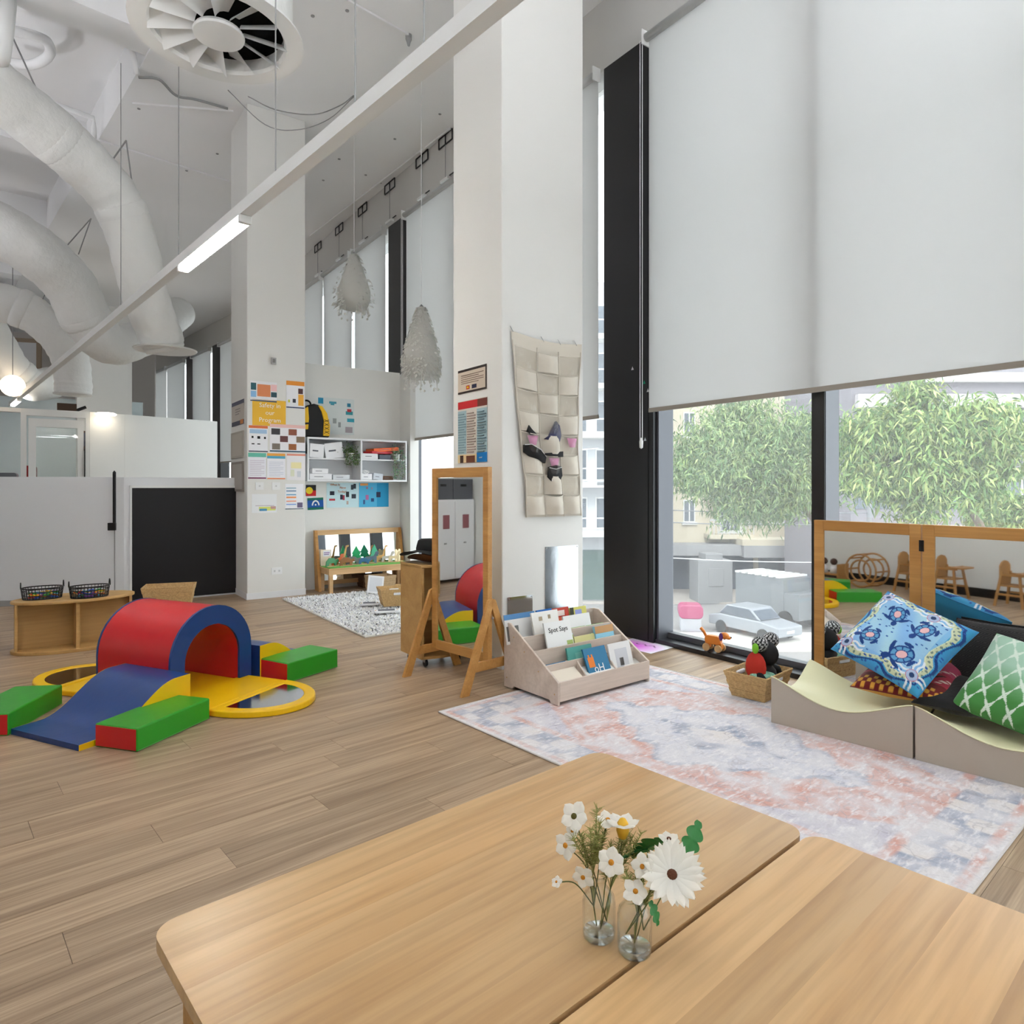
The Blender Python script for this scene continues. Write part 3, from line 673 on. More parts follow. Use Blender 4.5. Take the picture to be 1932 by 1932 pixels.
def daisy(label, head, base, nrm, R_, n=5, w=None, cr=.0045, cup=.15, mid=None, layers=1, cmat=AMBER):
    t = thing('flower', label, 'flower', head); nrm = Vector(nrm).normalized(); q = nrm.to_track_quat('Z', 'Y').to_matrix().to_4x4()
    rb = random.random()
    for ly in range(layers):
        for k in range(n):
            a = 2 * math.pi * (k + rb + ly * .5) / n + random.uniform(-.08, .08); m = MB()
            petal_mesh(m, R_ * random.uniform(.9, 1.06), w or R_ * 1.0, q @ Matrix.Rotation(a, 4, 'Z') @ Matrix.Translation((cr * .5, 0, .0006 * ly)) @ Matrix.Rotation(random.uniform(-.12, .12), 4, 'X'), cup + ly * .15)
            m.build('petal', PETAL, t, smooth=True)
    MB().ball((nrm * .001), (cr, cr, cr * .6), 12, M=q).build('centre', cmat, t, smooth=True)
    stem(t, -nrm * .001, Vector(base) - Vector(head), (Vector(base) - Vector(head)) * .45 + Vector((0, 0, .02)) - nrm * .008)
    return t
def bp(px, py, Y): return pt(px, py, Y)
inb1 = [B1 + Vector(v) for v in ((-.004, 0, .02), (.014, .004, .025), (-.008, .006, .05), (.002, -.006, .018))]
inb2 = [B2 + Vector(v) for v in ((0, 0, .016), (.016, .004, .035), (-.014, .002, .03), (.004, -.004, .03))]
cam0 = Vector((0, 0, CAMZ))
def face(px, py, Y, tilt=(0, 0, 0)):
    h = bp(px, py, Y); return h, ((cam0 - h).normalized() + Vector(tilt))
DK = P('dark_eye', (92, 84, 30), .8); BRN = P('brown_eye', (90, 45, 18), .8, bump=(300, .4))
fs = [('white flower with a green eye at the upper left of the bouquet', 1083, 1540, 1.17, .024, 5, inb1[0], DK, (-.3, 0, .2)),
      ('white daisy low on the left edge of the bouquet', 1067, 1595, 1.16, .021, 5, inb1[1], AMBER, (-.6, 0, -.1)),
      ('white daisy at the top of the bouquet beside the yellow bud', 1147, 1547, 1.19, .02, 5, inb1[2], AMBER, (.2, .5, .9)),
      ('white daisy facing forward in the middle of the bouquet', 1153, 1627, 1.12, .022, 6, inb1[3], AMBER, (.1, 0, -.1)),
      ('small white daisy turned sideways left of the big bloom', 1212, 1635, 1.11, .019, 5, inb2[0], AMBER, (-.4, 0, .1)),
      ('white daisy drooping over the mouth of the right bottle', 1199, 1682, 1.10, .02, 5, inb2[1], AMBER, (0, -.1, .7)),
      ('pale drooping daisy against the neck of the left bottle', 1100, 1655, 1.14, .018, 5, inb1[0], AMBER, (-.2, 0, -.5)),
      ('tiny daisy on a bowed stalk far out to the left', 1050, 1664, 1.16, .010, 5, inb1[2], AMBER, (-.5, .2, .5)),
      ('white blossom half hidden behind the lobed leaves', 1262, 1583, 1.16, .018, 6, inb2[3], BRN, (.2, .6, .9)),
      ('tiny white blossom just below the upper left flower', 1080, 1568, 1.17, .013, 5, inb1[1], AMBER, (-.6, .2, .2))]
for l, px, py, Y, r_, n, b, cm, tl in fs:
    h, nr = face(px, py, Y, tl); daisy(l, h, b, nr, r_, n, r_ * .95, r_ * .22, .12, cmat=cm)
h, nr = face(1268, 1650, 1.10, (.1, -.1, .55)); daisy('big white many-petalled bloom at the right of the bouquet', h, inb2[2], nr, .047, 16, .017, .0085, .16, layers=2, cmat=BRN)
# yellow bud
h = bp(1175, 1562, 1.18); t = thing('yellow_bud', 'yellow bud with pale outer petals at the top of the bouquet', 'flower', h)
MB().lathe([(1e-6, -.022), (.008, -.016), (.0115, -.004), (.010, .008), (.005, .016), (1e-6, .018)], 14).build('bud', P('bud_yellow', (228, 176, 44), .6), t, smooth=True)
for k in range(6):
    m = MB(); petal_mesh(m, .03, .026, Matrix.Translation((0, 0, .006)) @ Matrix.Rotation(k * 1.05, 4, 'Z') @ Matrix.Rotation(R(-12), 4, 'Y'), .1); m.build('petal', PETAL, t, smooth=True)
stem(t, Vector((0, 0, -.02)), inb1[3] - h)
# lobed leaves
def lobed(label, px, py, Y, L, rot, base, lob=3):
    h = bp(px, py, Y); t = thing('leaf_sprig', label, 'leaf', h); m = MB(); q = Euler(rot).to_matrix().to_4x4()
    def wid(u): return .30 * L * (math.sin(math.pi * (u * .86 + .1)) ** .7) * (.5 + .5 * abs(math.cos(math.pi * lob * u)) ** .7)
    m.grid(lambda u, v: q @ Vector(((u - .15) * L, (v - .5) * 2 * wid(u), .12 * L * abs(v - .5) - .25 * L * u * u)), 24, 6)
    m.build('leaf_blade', LEAF, t, smooth=True)
    m = MB().tube([q @ Vector(((u - .15) * L, 0, -.25 * L * u * u - .0005)) for u in (0, .3, .6, .95)], .0008, 5); m.build('midrib', LEAF, t)
    stem(t, q @ Vector((-.15 * L, 0, 0)), Vector(base) - h); return t
lobed('broad lobed green leaf curling over the top of the bouquet', 1243, 1590, 1.15, .08, (.5, .5, 2.2), inb2[3])
lobed('upright lobed green leaf at the upper right of the bouquet', 1295, 1605, 1.15, .062, (1.2, -.9, .4), inb2[1])
lobed('dark green leaf low behind the small sideways daisy', 1215, 1606, 1.16, .045, (.3, .1, 3.0), inb2[0])
lobed('green leaf hanging down beside the right bottle', 1228, 1708, 1.09, .038, (.3, 1.0, -.5), inb2[2])
# feathery sprigs
def sprig(label, base, top, spread, n, seedv):
    t = thing('fern_sprig', label, 'foliage', base); rg = random.Random(seedv); m = MB(); st = MB()
    d = Vector(top) - Vector(base)
    for k in range(7):
        e = d * rg.uniform(.75, 1.1) + Vector((rg.uniform(-1, 1) * spread, rg.uniform(-1, 1) * spread, 0)); a = d * .35
        st.tube(spline([Vector(), a, e], 5), .0008, 5)
        for j in range(n):
            p = a + (e - a) * rg.uniform(.25, 1); v = Vector((rg.gauss(0, 1), rg.gauss(0, 1), rg.uniform(.1, 1.3))).normalized() * rg.uniform(.008, .017); s_ = v.cross(Vector((rg.gauss(0, 1), rg.gauss(0, 1), rg.gauss(0, 1)))).normalized() * .0008
            m.add([p - s_, p + s_, p + v + s_ * .3, p + v - s_ * .3], [(0, 1, 2, 3)])
    st.build('stalks', LEAF2, t, smooth=True); f_ = m.build('needles', LEAF2, t); f_['kind'] = 'stuff'
sprig('feathery olive sprig in the left bottle', inb1[2], bp(1115, 1545, 1.17), .035, 130, 1); sprig('feathery olive sprig fanning behind the yellow bud', inb1[1], bp(1165, 1565, 1.19), .04, 130, 2); sprig('feathery green sprig in the right bottle', inb2[0], bp(1210, 1620, 1.15), .03, 100, 3)

# ---------------------------------------------------------------- patterned rug
def rug_mat():
    m, N, L, b = nt('faded_persian_rug'); tc = N.new('ShaderNodeTexCoord')
    def noise(sc, det=5, dist=0, sy=1):
        mp = N.new('ShaderNodeMapping'); mp.inputs['Scale'].default_value = (1, sy, 1); L.new(tc.outputs['Object'], mp.inputs[0])
        n = N.new('ShaderNodeTexNoise'); n.inputs['Scale'].default_value = sc; n.inputs['Detail'].default_value = det; n.inputs['Distortion'].default_value = dist; L.new(mp.outputs[0], n.inputs['Vector']); return n.outputs['Fac']
    def ramp(f, a, c, ca=(0, 0, 0, 1), cb=(1, 1, 1, 1)):
        r = N.new('ShaderNodeValToRGB'); r.color_ramp.elements[0].position = a; r.color_ramp.elements[1].position = c; r.color_ramp.elements[0].color = ca; r.color_ramp.elements[1].color = cb; L.new(f, r.inputs[0]); return r.outputs[0]
    def mix(f, a, c, blend='MIX'):
        x = N.new('ShaderNodeMixRGB'); x.blend_type = blend
        for i, s_ in ((0, f), (1, a), (2, c)):
            if isinstance(s_, (tuple, float, int)): x.inputs[i].default_value = s_
            else: L.new(s_, x.inputs[i])
        return x.outputs[0]
    a = N.new('ShaderNodeVertexColor'); a.layer_name = 'Col'
    base = a.outputs[0]
    v = N.new('ShaderNodeTexVoronoi'); v.inputs['Scale'].default_value = 11; v.feature = 'DISTANCE_TO_EDGE'
    dn = N.new('ShaderNodeVectorMath'); dn.operation = 'ADD'; nn = N.new('ShaderNodeTexNoise'); nn.inputs['Scale'].default_value = 6; L.new(tc.outputs['Object'], nn.inputs['Vector'])
    sc_ = N.new('ShaderNodeVectorMath'); sc_.operation = 'SCALE'; sc_.inputs['Scale'].default_value = .25; L.new(nn.outputs['Color'], sc_.inputs[0]); L.new(tc.outputs['Object'], dn.inputs[0]); L.new(sc_.outputs[0], dn.inputs[1]); L.new(dn.outputs[0], v.inputs['Vector'])
    lines = ramp(v.outputs['Distance'], .02, .06, (1, 1, 1, 1), (0, 0, 0, 1))
    c = mix(mix(.45, (0, 0, 0, 1), lines), base, S(150, 140, 148))
    fade = ramp(noise(7, 10, .5), .30, .62)
    c = mix(mix(.86, (.25, .25, .25, 1), fade), c, S(224, 220, 222))
    c = mix(ramp(noise(60, 6, .3, .3), .5, .72), c, S(236, 232, 232))
    c = mix(.35, c, ramp(noise(120, 3), .3, .7, (.72, .70, .70, 1), (1, 1, 1, 1)), 'MULTIPLY')
    L.new(c, b.inputs['Base Color']); b.inputs['Roughness'].default_value = .95
    bp_ = N.new('ShaderNodeBump'); bp_.inputs['Strength'].default_value = .25; bp_.inputs['Distance'].default_value = .004; L.new(noise(260, 2), bp_.inputs['Height']); L.new(bp_.outputs[0], b.inputs['Normal'])
    return m
RUGA = Vector((-.404, 3.72)); rl = 2.44; rw = 1.66; ra = -49.0
rx = Vector((math.cos(R(ra)), math.sin(R(ra)))); ry = Vector((-rx.y, rx.x))
t = thing('patterned_rug', 'large faded pink and blue Persian-style rug under the book display', 'rug', (RUGA.x, RUGA.y, 0), ra)
def rugcol(u, v):
    x, y = u * rl, v * rw; e = min(x, rl - x, y, rw - y)
    pink, blue, lilac, cream = (214, 158, 142), (150, 158, 178), (196, 190, 202), (226, 218, 212)
    if e < .02: return cream
    if e < .05: return pink
    if e < .24:
        k = .5 + .5 * math.sin(x * 26) * math.sin(y * 26); return blue if k > .45 else cream
    if e < .275: return pink
    dx, dy = abs(x - rl / 2) / (rl / 2 - .27), abs(y - rw / 2) / (rw / 2 - .27)
    if dx + dy < .34 + .05 * math.sin(dx * 40): return blue if (dx + dy) > .18 else cream
    if dx + dy < .72 + .06 * math.sin(dx * 30): return (206, 206, 216)
    if dx + dy < .80 + .06 * math.sin(dx * 30): return blue
    if dx + dy > 1.45: return lilac
    return pink
m = MB(); m.grid(lambda u, v: Vector((u * rl, v * rw, .006)), 160, 110, colfn=rugcol); m.build('pile', rug_mat(), t)
MB().prism([(0, 0), (rl, 0), (rl, rw), (0, rw)], .001, .0058).build('backing', P('rug_backing', (120, 112, 108), .95), t)
BIND = P('rug_binding', (214, 208, 204), .9)
for a, b in (((0, 0), (rl, 0)), ((rl, 0), (rl, rw)), ((rl, rw), (0, rw)), ((0, rw), (0, 0))): MB().tube([(a[0], a[1], .005), (b[0], b[1], .005)], .0045, 6).build('binding', BIND, t)

# ---------------------------------------------------------------- soft play set
def blk(label, a, ang, L, W, Hh=.112):
    t = thing('foam_block', label, 'foam block', (a[0], a[1], 0), ang, 'green foam blocks of the soft play set')
    MB().box(0, 0, 0, L, W, Hh).build('cover', GREEN, t, bevel=.008, seg=3)
    for x in (-.0015, L - .0005): MB().box(x, .006, .006, x + .002, W - .006, Hh - .006).build('end_panel', RED, t, bevel=.0008, seg=1)
    for y_ in (-.0008, W - .0004): MB().box(.004, y_, .004, L - .004, y_ + .0012, .008).build('piping', P('seam_green', (90, 170, 80), .5) if 'seam_green' not in MATS else MATS['seam_green'], t)
    return t
A_ = fl(178.3, 1408.8); B_ = fl(258.6, 1419.7)
blk('green foam block with a red end lying in front of the tunnel arch', B_, 73.5, .48, .254)
blk('green foam block cut off by the left edge of the photo', fl(16.4, 1388.3), 97, .5, .254)
blk('green foam block on the far right side of the tunnel arch', fl(543, 1289), 60, .44, .27, .125)
TA = Vector((-.91, .41)).normalized(); TF = Vector((.41, .91)).normalized(); tang = math.degrees(math.atan2(TF.y, TF.x))
PT2 = Vector((-1.692, 4.36)); tcn = PT2 - TF * .3
# tunnel: local x across the arch, local y into the tunnel (away from the viewer)
t = thing('foam_tunnel', 'red foam tunnel with a blue arch-shaped front', 'foam tunnel', (tcn.x, tcn.y, 0), tang)
def arch(r, zc, n=20): return [(r, 0)] + [(r * math.cos(math.pi * k / n), zc + r * math.sin(math.pi * k / n)) for k in range(n + 1)] + [(-r, 0)]
def arch_body(y0, y1, ro, ri, zo, zi):
    o_, i_ = arch(ro, zo), arch(ri, zi); n = len(o_); m = MB()
    vs_ = [Vector((x, y, z)) for y in (y0, y1) for (x, z) in o_ + i_]
    fs = []
    for k in range(n - 1):
        fs += [(k, k + 1, n + k + 1, n + k), (2 * n + k, 3 * n + k, 3 * n + k + 1, 2 * n + k + 1), (k, 2 * n + k, 2 * n + k + 1, k + 1), (n + k, n + k + 1, 3 * n + k + 1, 3 * n + k)]
    fs += [(0, n, 3 * n, 2 * n), (n - 1, 3 * n - 1, 4 * n - 1, 2 * n - 1)]
    return m.add(vs_, fs)
arch_body(.012, .62, .298, .205, .228, .212).build('body', RED, t, smooth=False)
for ob in (t.children[0],):
    for p_ in ob.data.polygons: p_.use_smooth = abs(p_.normal.y) < .5
    ob.data.set_sharp_from_angle(angle=R(35)) if hasattr(ob.data, 'set_sharp_from_angle') else None
arch_body(-.004, .0118, .30, .203, .228, .212).build('arch_front', BLUE, t)
arch_body(.6202, .635, .30, .203, .228, .212).build('arch_back', BLUE, t)
MB().box(-.2, .0, .0, .2, .62, .03).build('floor_pad', YELLOW, t)
# ramps
def ramp(label, o, ang, W=.53, L=.62, Hh=.21, flip=False):
    t = thing('foam_ramp', label, 'foam ramp', (o[0], o[1], 0), ang, 'blue foam ramps of the soft play set')
    def z(y):
        u = y / L
        if u < .22: return .028
        if u > .86: return Hh
        k = (u - .22) / .64; return .028 + (Hh - .028) * (.5 - .5 * math.cos(math.pi * k)) 
    N_ = 30; pr = [(L * k / N_, z(L * k / N_)) for k in range(N_ + 1)]
    m = MB(); m.grid(lambda u, v: Vector(((u - .5) * W, pr[round(v * N_)][0], pr[round(v * N_)][1])), 1, N_)
    m.add([(-W / 2, 0, 0), (W / 2, 0, 0), (W / 2, 0, .028), (-W / 2, 0, .028)], [(0, 1, 2, 3)])
    m.build('slide', BLUE, t, smooth=True)
    for s_ in (-1, 1):
        MB().prism([(0, 0)] + pr + [(L, 0)], s_ * W / 2 - .0, s_ * (W / 2 + .003), 'x').build('side_panel', YELLOW, t)
    MB().add([(-W / 2, L, 0), (W / 2, L, 0), (W / 2, L, Hh), (-W / 2, L, Hh)], [(3, 2, 1, 0)]).build('back_panel', BLUE, t)
    MB().box(-W / 2 + .01, .01, 0, W / 2 - .01, L - .001, .026).build('base_pad', BLUE, t)
    return t
rmid = (fl(17, 1386.6) + fl(160.6, 1413)) / 2
ramp('blue foam slide ramp with yellow sides at the front left of the tunnel', (rmid.x - .005, rmid.y - .01), tang - 90)
rb = PT2 - TF * .0 + TA * .31 + TF * .66
ramp('blue foam ramp mostly hidden behind the tunnel, only its yellow side showing', (rb.x + .07, rb.y - .02), tang + 90)
# hinged half-round mats
def mat_half(label, c, ang, W=.62, dep=.34, rx_=.40):
    t = thing('foam_mat', label, 'foam mat', (c[0], c[1], 0), ang, 'yellow half-round mats of the soft play set')
    # local y points outwards from the tunnel, x along the chord
    MB().box(-W / 2, -dep, 0, W / 2, -.004, .035).build('pad', YELLOW, t, bevel=.01, seg=3)
    n = 28; o_ = [(W / 2 * math.cos(math.pi * k / n), rx_ * math.sin(math.pi * k / n)) for k in range(n + 1)]
    i_ = [((W / 2 - .075) * math.cos(math.pi * k / n), .045 + (rx_ - .115) * math.sin(math.pi * k / n)) for k in range(n + 1)]
    m = MB(); vs_ = [Vector((x, y, z)) for z in (.0, .038) for (x, y) in o_ + i_]; q = n + 1; fs = []
    for k in range(n):
        fs += [(2 * q + k, 2 * q + k + 1, 3 * q + k + 1, 3 * q + k), (k, k + 1, 2 * q + k + 1, 2 * q + k), (q + k, 3 * q + k, 3 * q + k + 1, q + k + 1), (k, q + k, q + k + 1, k + 1)]
    fs += [(2 * q, 3 * q, 3 * q + n, 2 * q + n), (0, 2 * q, 2 * q + n, n), (q, q + n, 3 * q + n, 3 * q), (0, n, q + n, q)]
    m.add(vs_, fs).build('border', YELLOW, t, bevel=.009, seg=3)
    MB().prism(i_, .02, .034).build('mirror_insert', MIRROR2, t)
c1 = (fl(399, 1353) + fl(535, 1292)) / 2
mat_half('yellow half-round foam mat with a mirror in front of the tunnel', (c1.x - .0, c1.y + .0), tang - 180 + 2)
mat_half('yellow half-round foam mat with a mirror peeping out behind the tunnel at the left', (-2.66, 4.33), 74)

# ---------------------------------------------------------------- oval low shelf and wire baskets
oc = Vector((-3.42, 5.27)); t = thing('oval_shelf', 'low oval plywood shelf unit beside the soft play set', 'shelf', (oc.x, oc.y, 0), 38)
def ell(a, b, n=40): return [(a * math.cos(2 * math.pi * k / n), b * math.sin(2 * math.pi * k / n)) for k in range(n)]
MB().prism(ell(.41, .235), .372, .392).build('top_panel', MAPLE, t, bevel=.004); MB().prism(ell(.41, .235), .0, .025).build('base_panel', MAPLE, t, bevel=.004)
MB().box(-.38, -.008, .025, .38, .008, .372).build('back_panel', MAPLE, t)
MB().box(-.012, -.205, .025, .012, -.008, .372).build('divider', MAPLE, t); MB().box(-.012, .008, .025, .012, .205, .372).build('divider', MAPLE, t)
for s_ in (-1, 1):
    MB().box(s_ * .372 - .012, -.09, .025, s_ * .372 + .006, .09, .372).build('end_panel', MAPLE, t)
def wire_basket(label, c, ang, seedv):
    t = thing('wire_basket', label, 'basket', c, ang); rg = random.Random(seedv); a, b, h = .135, .095, .085
    m = MB()
    for z, k in ((.004, .92), (.03, .95), (.058, .975), (h, 1.0)): m.tube([(a * k * math.cos(q * 2 * math.pi / 32), b * k * math.sin(q * 2 * math.pi / 32), z) for q in range(32)], .0035 if z < h else .005, 6, closed=True)
    m.build('rim', BLACKM, t, smooth=True)
    m = MB()
    for q in range(36):
        th = 2 * math.pi * q / 36; c_, s_ = math.cos(th), math.sin(th); m.tube([(a * .92 * c_, b * .92 * s_, .004), (a * c_, b * s_, h)], .0022, 5)
    m.build('wires', BLACKM, t)
    MB().prism(ell(a * .92, b * .92, 32), 0, .003).build('base', BLACKM, t)
    for s_ in (-1, 1): MB().tube([(s_ * a, .03 * math.cos(q), h + .045 * math.sin(q)) for q in [math.pi * i / 10 for i in range(11)]], .0035, 6).build('handle', BLACKM, t, smooth=True)
    cols_ = [(214, 40, 40), (40, 90, 200), (240, 190, 20), (50, 160, 60), (235, 120, 30), (130, 60, 160), (60, 180, 220)]
    p = MB()
    for k in range(34):
        c_ = cols_[rg.randrange(7)]; x, y = rg.uniform(-.08, .08), rg.uniform(-.05, .05); th = rg.uniform(0, 3.14); z = .012 + .04 * rg.random()
        d = Vector((math.cos(th), math.sin(th), rg.uniform(-.2, .2))) * .03; p.tube([Vector((x, y, z)) - d, Vector((x, y, z)) + d], .006, 6, col=c_)
    o = p.build('crayons', PLASTIC, t); o['kind'] = 'stuff'
wire_basket('left black wire basket full of coloured crayons on the oval shelf', fl(80, 1129, .393), 38, 4)
wire_basket('right black wire basket full of coloured crayons on the oval shelf', fl(169, 1126, .393), 38, 5)

# woven tapered basket builder
def woven(label, c, ang, L, W, h, tp=.8, mat=BASKET, z0=.002, cat='basket', name='woven_basket', handle=True):
    t = thing(name, label, cat, (c[0], c[1], z0 if len(c) < 3 else c[2]), ang); th = .008
    n_rows = 6
    def ring(k, off=0): s_ = tp + (1 - tp) * k; return (L / 2 * s_ - off, W / 2 * s_ - off)
    for r_ in range(n_rows):
        k0, k1 = r_ / n_rows, (r_ + 1) / n_rows; m = MB(); a0, b0 = ring(k0); a1, b1 = ring(k1); ai, bi = a0 - th, b0 - th; aj, bj = a1 - th, b1 - th
        bul = .003 if r_ % 2 else .0
        z0_, z1_ = h * k0, h * k1 - .0015
        o4 = [(-a0 - bul, -b0 - bul, z0_), (a0 + bul, -b0 - bul, z0_), (a0 + bul, b0 + bul, z0_), (-a0 - bul, b0 + bul, z0_)]; p4 = [(-a1 - bul, -b1 - bul, z1_), (a1 + bul, -b1 - bul, z1_), (a1 + bul, b1 + bul, z1_), (-a1 - bul, b1 + bul, z1_)]
        i4 = [(-ai, -bi, z0_), (ai, -bi, z0_), (ai, bi, z0_), (-ai, bi, z0_)]; j4 = [(-aj, -bj, z1_), (aj, -bj, z1_), (aj, bj, z1_), (-aj, bj, z1_)]
        fs = []
        for q in range(4):
            w = (q + 1) % 4; fs += [(q, w, 4 + w, 4 + q), (8 + q, 12 + q, 12 + w, 8 + w), (4 + q, 4 + w, 12 + w, 12 + q), (q, 8 + q, 8 + w, w)]
        m.add(o4 + p4 + i4 + j4, fs).build('woven_band', mat, t)
    a, b = ring(1); MB().tube([(-a, -b, h), (a, -b, h), (a, b, h), (-a, b, h)], .006, 6, closed=True).build('rim', mat, t)
    a, b = ring(0); MB().box(-a, -b, 0, a, b, .006).build('base', mat, t)
    if handle:
        for s_ in (-1, 1): MB().box(-.05, s_ * (W / 2 - .012) - .012, h * .68, .05, s_ * (W / 2 - .012) + .012, h * .86).build('handle_cutout', PAPER, t, bevel=.008)
    return t
woven('beige woven basket on the floor in front of the black board', pt(320, 1120, 6.45).xy, 20, .44, .3, .30, .74, handle=False)
bk = bpy.data.objects[-1] if False else None

# ---------------------------------------------------------------- tiered book display and books
bang = 38.5; bo = fl(1053, 1335); bx = Vector((math.cos(R(bang)), math.sin(R(bang)))); by = Vector((-bx.y, bx.x))
BW, BD = .79, .50
t = thing('book_display', 'whitewashed plywood tiered book display standing on the rug corner by the pillar', 'bookshelf', (bo.x, bo.y, .007), bang)
side = [(0, 0), (.06, 0), (.075, .018), (.40, .018), (.415, 0), (BD, 0), (BD, .40), (BD - .06, .40), (.0, .13)]
for x in (0, BW - .015):
    MB().prism(side, x, x + .015, 'x').build('side_panel', BIRCHP, t, bevel=.002, seg=1)
MB().box(.015, 0, .02, BW - .015, .015, .13).build('front_panel', BIRCHP, t)
MB().box(.015, .015, .02, BW - .015, BD - .015, .032).build('base_panel', BIRCHP, t)
MB().box(.015, BD - .015, .03, BW - .015, BD, .40).build('back_panel', BIRCHP, t)
tiers = [.12, .225, .33, .42]
def top_at(y): return .13 + (.40 - .13) * min(1, y / (BD - .06))
for y in tiers[:3]: MB().box(.015, y, .03, BW - .015, y + .012, top_at(y) - .005).build('tier_panel', BIRCHP, t)
for x in (.26, .52): MB().prism([(.015, .032), (.12, .032), (.12, top_at(.12) - .012), (.05, .125), (.015, .105)], x, x + .01, 'x').build('divider', BIRCHP, t)
for y, z in ((.03, .06), (.47, .06), (.47, .33), (.40, .32), (.3, .25), (.17, .16)): MB().lathe([(.005, 0), (.005, .0012), (1e-6, .0012)], 10, M=Matrix.Translation((-.0005, y, z)) @ Matrix.Rotation(R(-90), 4, 'Y')).build('screw_cover', PLYEDGE, t)
def book(label, x, y, z, w, h, th, tilt, cover, print_=None, txt=None, tcol=(40, 40, 40), roll=0, yaw=0):
    o = bo + (bx * x + by * y).to_3d(); 
    t = thing('picture_book', label, 'book', (o.x, o.y, .007 + z), 0, 'picture books in the display')
    t.rotation_euler = (Matrix.Rotation(R(bang + yaw), 3, 'Z') @ Matrix.Rotation(R(-tilt), 3, 'X') @ Matrix.Rotation(R(roll), 3, 'Y')).to_euler()
    MB().box(-w / 2, 0, 0, w / 2, .0015, h, cover).box(-w / 2, th - .0015, 0, w / 2, th, h, cover).box(-w / 2, 0, 0, -w / 2 + .0015, th, h, cover).build('cover', PRINT, t)
    MB().box(-w / 2 + .0016, .0016, .002, w / 2 - .003, th - .0016, h - .002).build('pages', PAPER, t)
    if print_:
        for (a, b, c, d, col) in print_: MB().box((a - .5) * w, -.0006, b * h, (c - .5) * w, 0, d * h, col).build('cover_picture', PRINT, t)
    if txt:
        mm = MATS.get('ink_%d_%d_%d' % tcol) or P('ink_%d_%d_%d' % tcol, tcol, .7)
        text_mesh('title', txt[0], txt[1], mm, t, (0, -.0012, txt[2] * h), (R(90), 0, 0))
W_, K_ = (240, 240, 240), (30, 30, 30)
bks = [('pale book with a grey photo strip at the back left of the display', .10, .435, .26, .25, .17, .008, 12, (236, 234, 230), [(.04, .1, .18, .6, (110, 105, 100)), (.3, .35, .42, .6, (120, 118, 112)), (0, .82, 1, 1, (90, 140, 190))]),
       ('bright blue book standing at the back behind the spotted title', .30, .43, .25, .13, .18, .012, 10, (36, 110, 190), [(.1, .2, .6, .6, (230, 235, 240))]),
       ('red picture book at the back of the display', .42, .44, .26, .19, .165, .008, 8, (198, 70, 52), [(.2, .2, .75, .65, (225, 110, 80)), (.3, .7, .8, .9, (240, 220, 210))]),
       ('yellow and lilac book at the back right of the display', .60, .43, .25, .15, .165, .012, 10, (216, 210, 110), [(.3, .3, .7, .9, (150, 160, 215)), (0, 0, .22, 1, (60, 60, 40))]),
       ('cream book with animal sketches leaning in the second tier', .25, .342, .15, .22, .24, .012, 14, (244, 241, 234), [(.25, .78, .38, .88, (190, 170, 140)), (.6, .8, .7, .9, (170, 150, 120))]),
       ('white book with a green landscape in the second tier at the right', .52, .342, .14, .24, .20, .012, 14, (240, 240, 236), [(.2, .42, .75, .62, (180, 205, 150)), (.1, .25, .9, .42, (215, 222, 170))]),
       ('green striped paperback lying at the right end of the second tier', .66, .30, .17, .16, .11, .02, 30, (150, 196, 130), [(.1, .4, .9, .7, (225, 232, 190))]),
       ('white spotted book with a handwritten title in the third tier', .27, .24, .10, .22, .24, .01, 16, (243, 243, 240), [(.75, .36, .98, .5, (170, 190, 110)), (.0, .0, 1, .3, (210, 222, 228))], ('Spot Says', .042, .80), K_),
       ('pale blue lettered book standing just below the handwritten title', .28, .232, .06, .23, .195, .008, 18, (206, 222, 228), [(.08, .78, .6, .82, (130, 150, 165)), (.08, .68, .75, .71, (130, 150, 165)), (.08, .58, .7, .61, (130, 150, 165)), (.82, .7, 1, .95, (160, 180, 90))]),
       ('pale yellow book behind the pink one in the third tier', .48, .24, .08, .18, .15, .01, 14, (220, 214, 150), [(.1, .5, .9, .7, (245, 240, 215))]),
       ('sky blue book with a wooden spine at the right of the third tier', .655, .235, .09, .17, .18, .02, 12, (150, 206, 226), [(0, .75, 1, 1, (196, 150, 100)), (0, .0, 1, .15, (232, 214, 120))]),
       ('book with a yellow animal picture in front of the sky blue one', .66, .223, .07, .17, .13, .008, 16, (236, 226, 180), [(.2, .6, .8, .9, (214, 190, 90))]),
       ('teal green picture book in the second row from the front', .335, .132, .05, .21, .175, .012, 14, (92, 168, 156), [(.1, .1, .9, .5, (70, 146, 140)), (.3, .55, .7, .8, (120, 190, 176))]),
       ('pink book with a faint drawing beside the teal one', .485, .14, .05, .15, .15, .01, 14, (226, 182, 176), [(.25, .4, .75, .65, (205, 150, 146))]),
       ('blue book with an orange fox and big white letters in the front middle', .40, .035, .04, .19, .19, .012, 24, (52, 120, 158), [(.1, .42, .36, .72, (232, 128, 48)), (.14, .72, .2, .8, (232, 128, 48)), (.28, .72, .34, .8, (232, 128, 48))], ('oH', .07, .36), (240, 240, 240)),
       ('white book with a grey animal drawing at the front right', .62, .06, .04, .2, .18, .012, 16, (232, 230, 228), [(.25, .15, .8, .8, (206, 206, 210)), (.4, .25, .58, .5, (90, 84, 80))])]
for b in bks:
    b = list(b); up = .055 if .2 < b[2] < .4 else (.03 if b[2] < .2 else .01); b[3] += up; b[5] *= 1.06
    book(*b)
book('thick cream book lying open at the front left of the display', .14, .03, .105, .2, .16, .03, 58, (226, 214, 196), None)
book('dark blue book tucked behind the thick cream one at the front left', .11, .06, .08, .18, .15, .012, 40, (40, 110, 150), None)
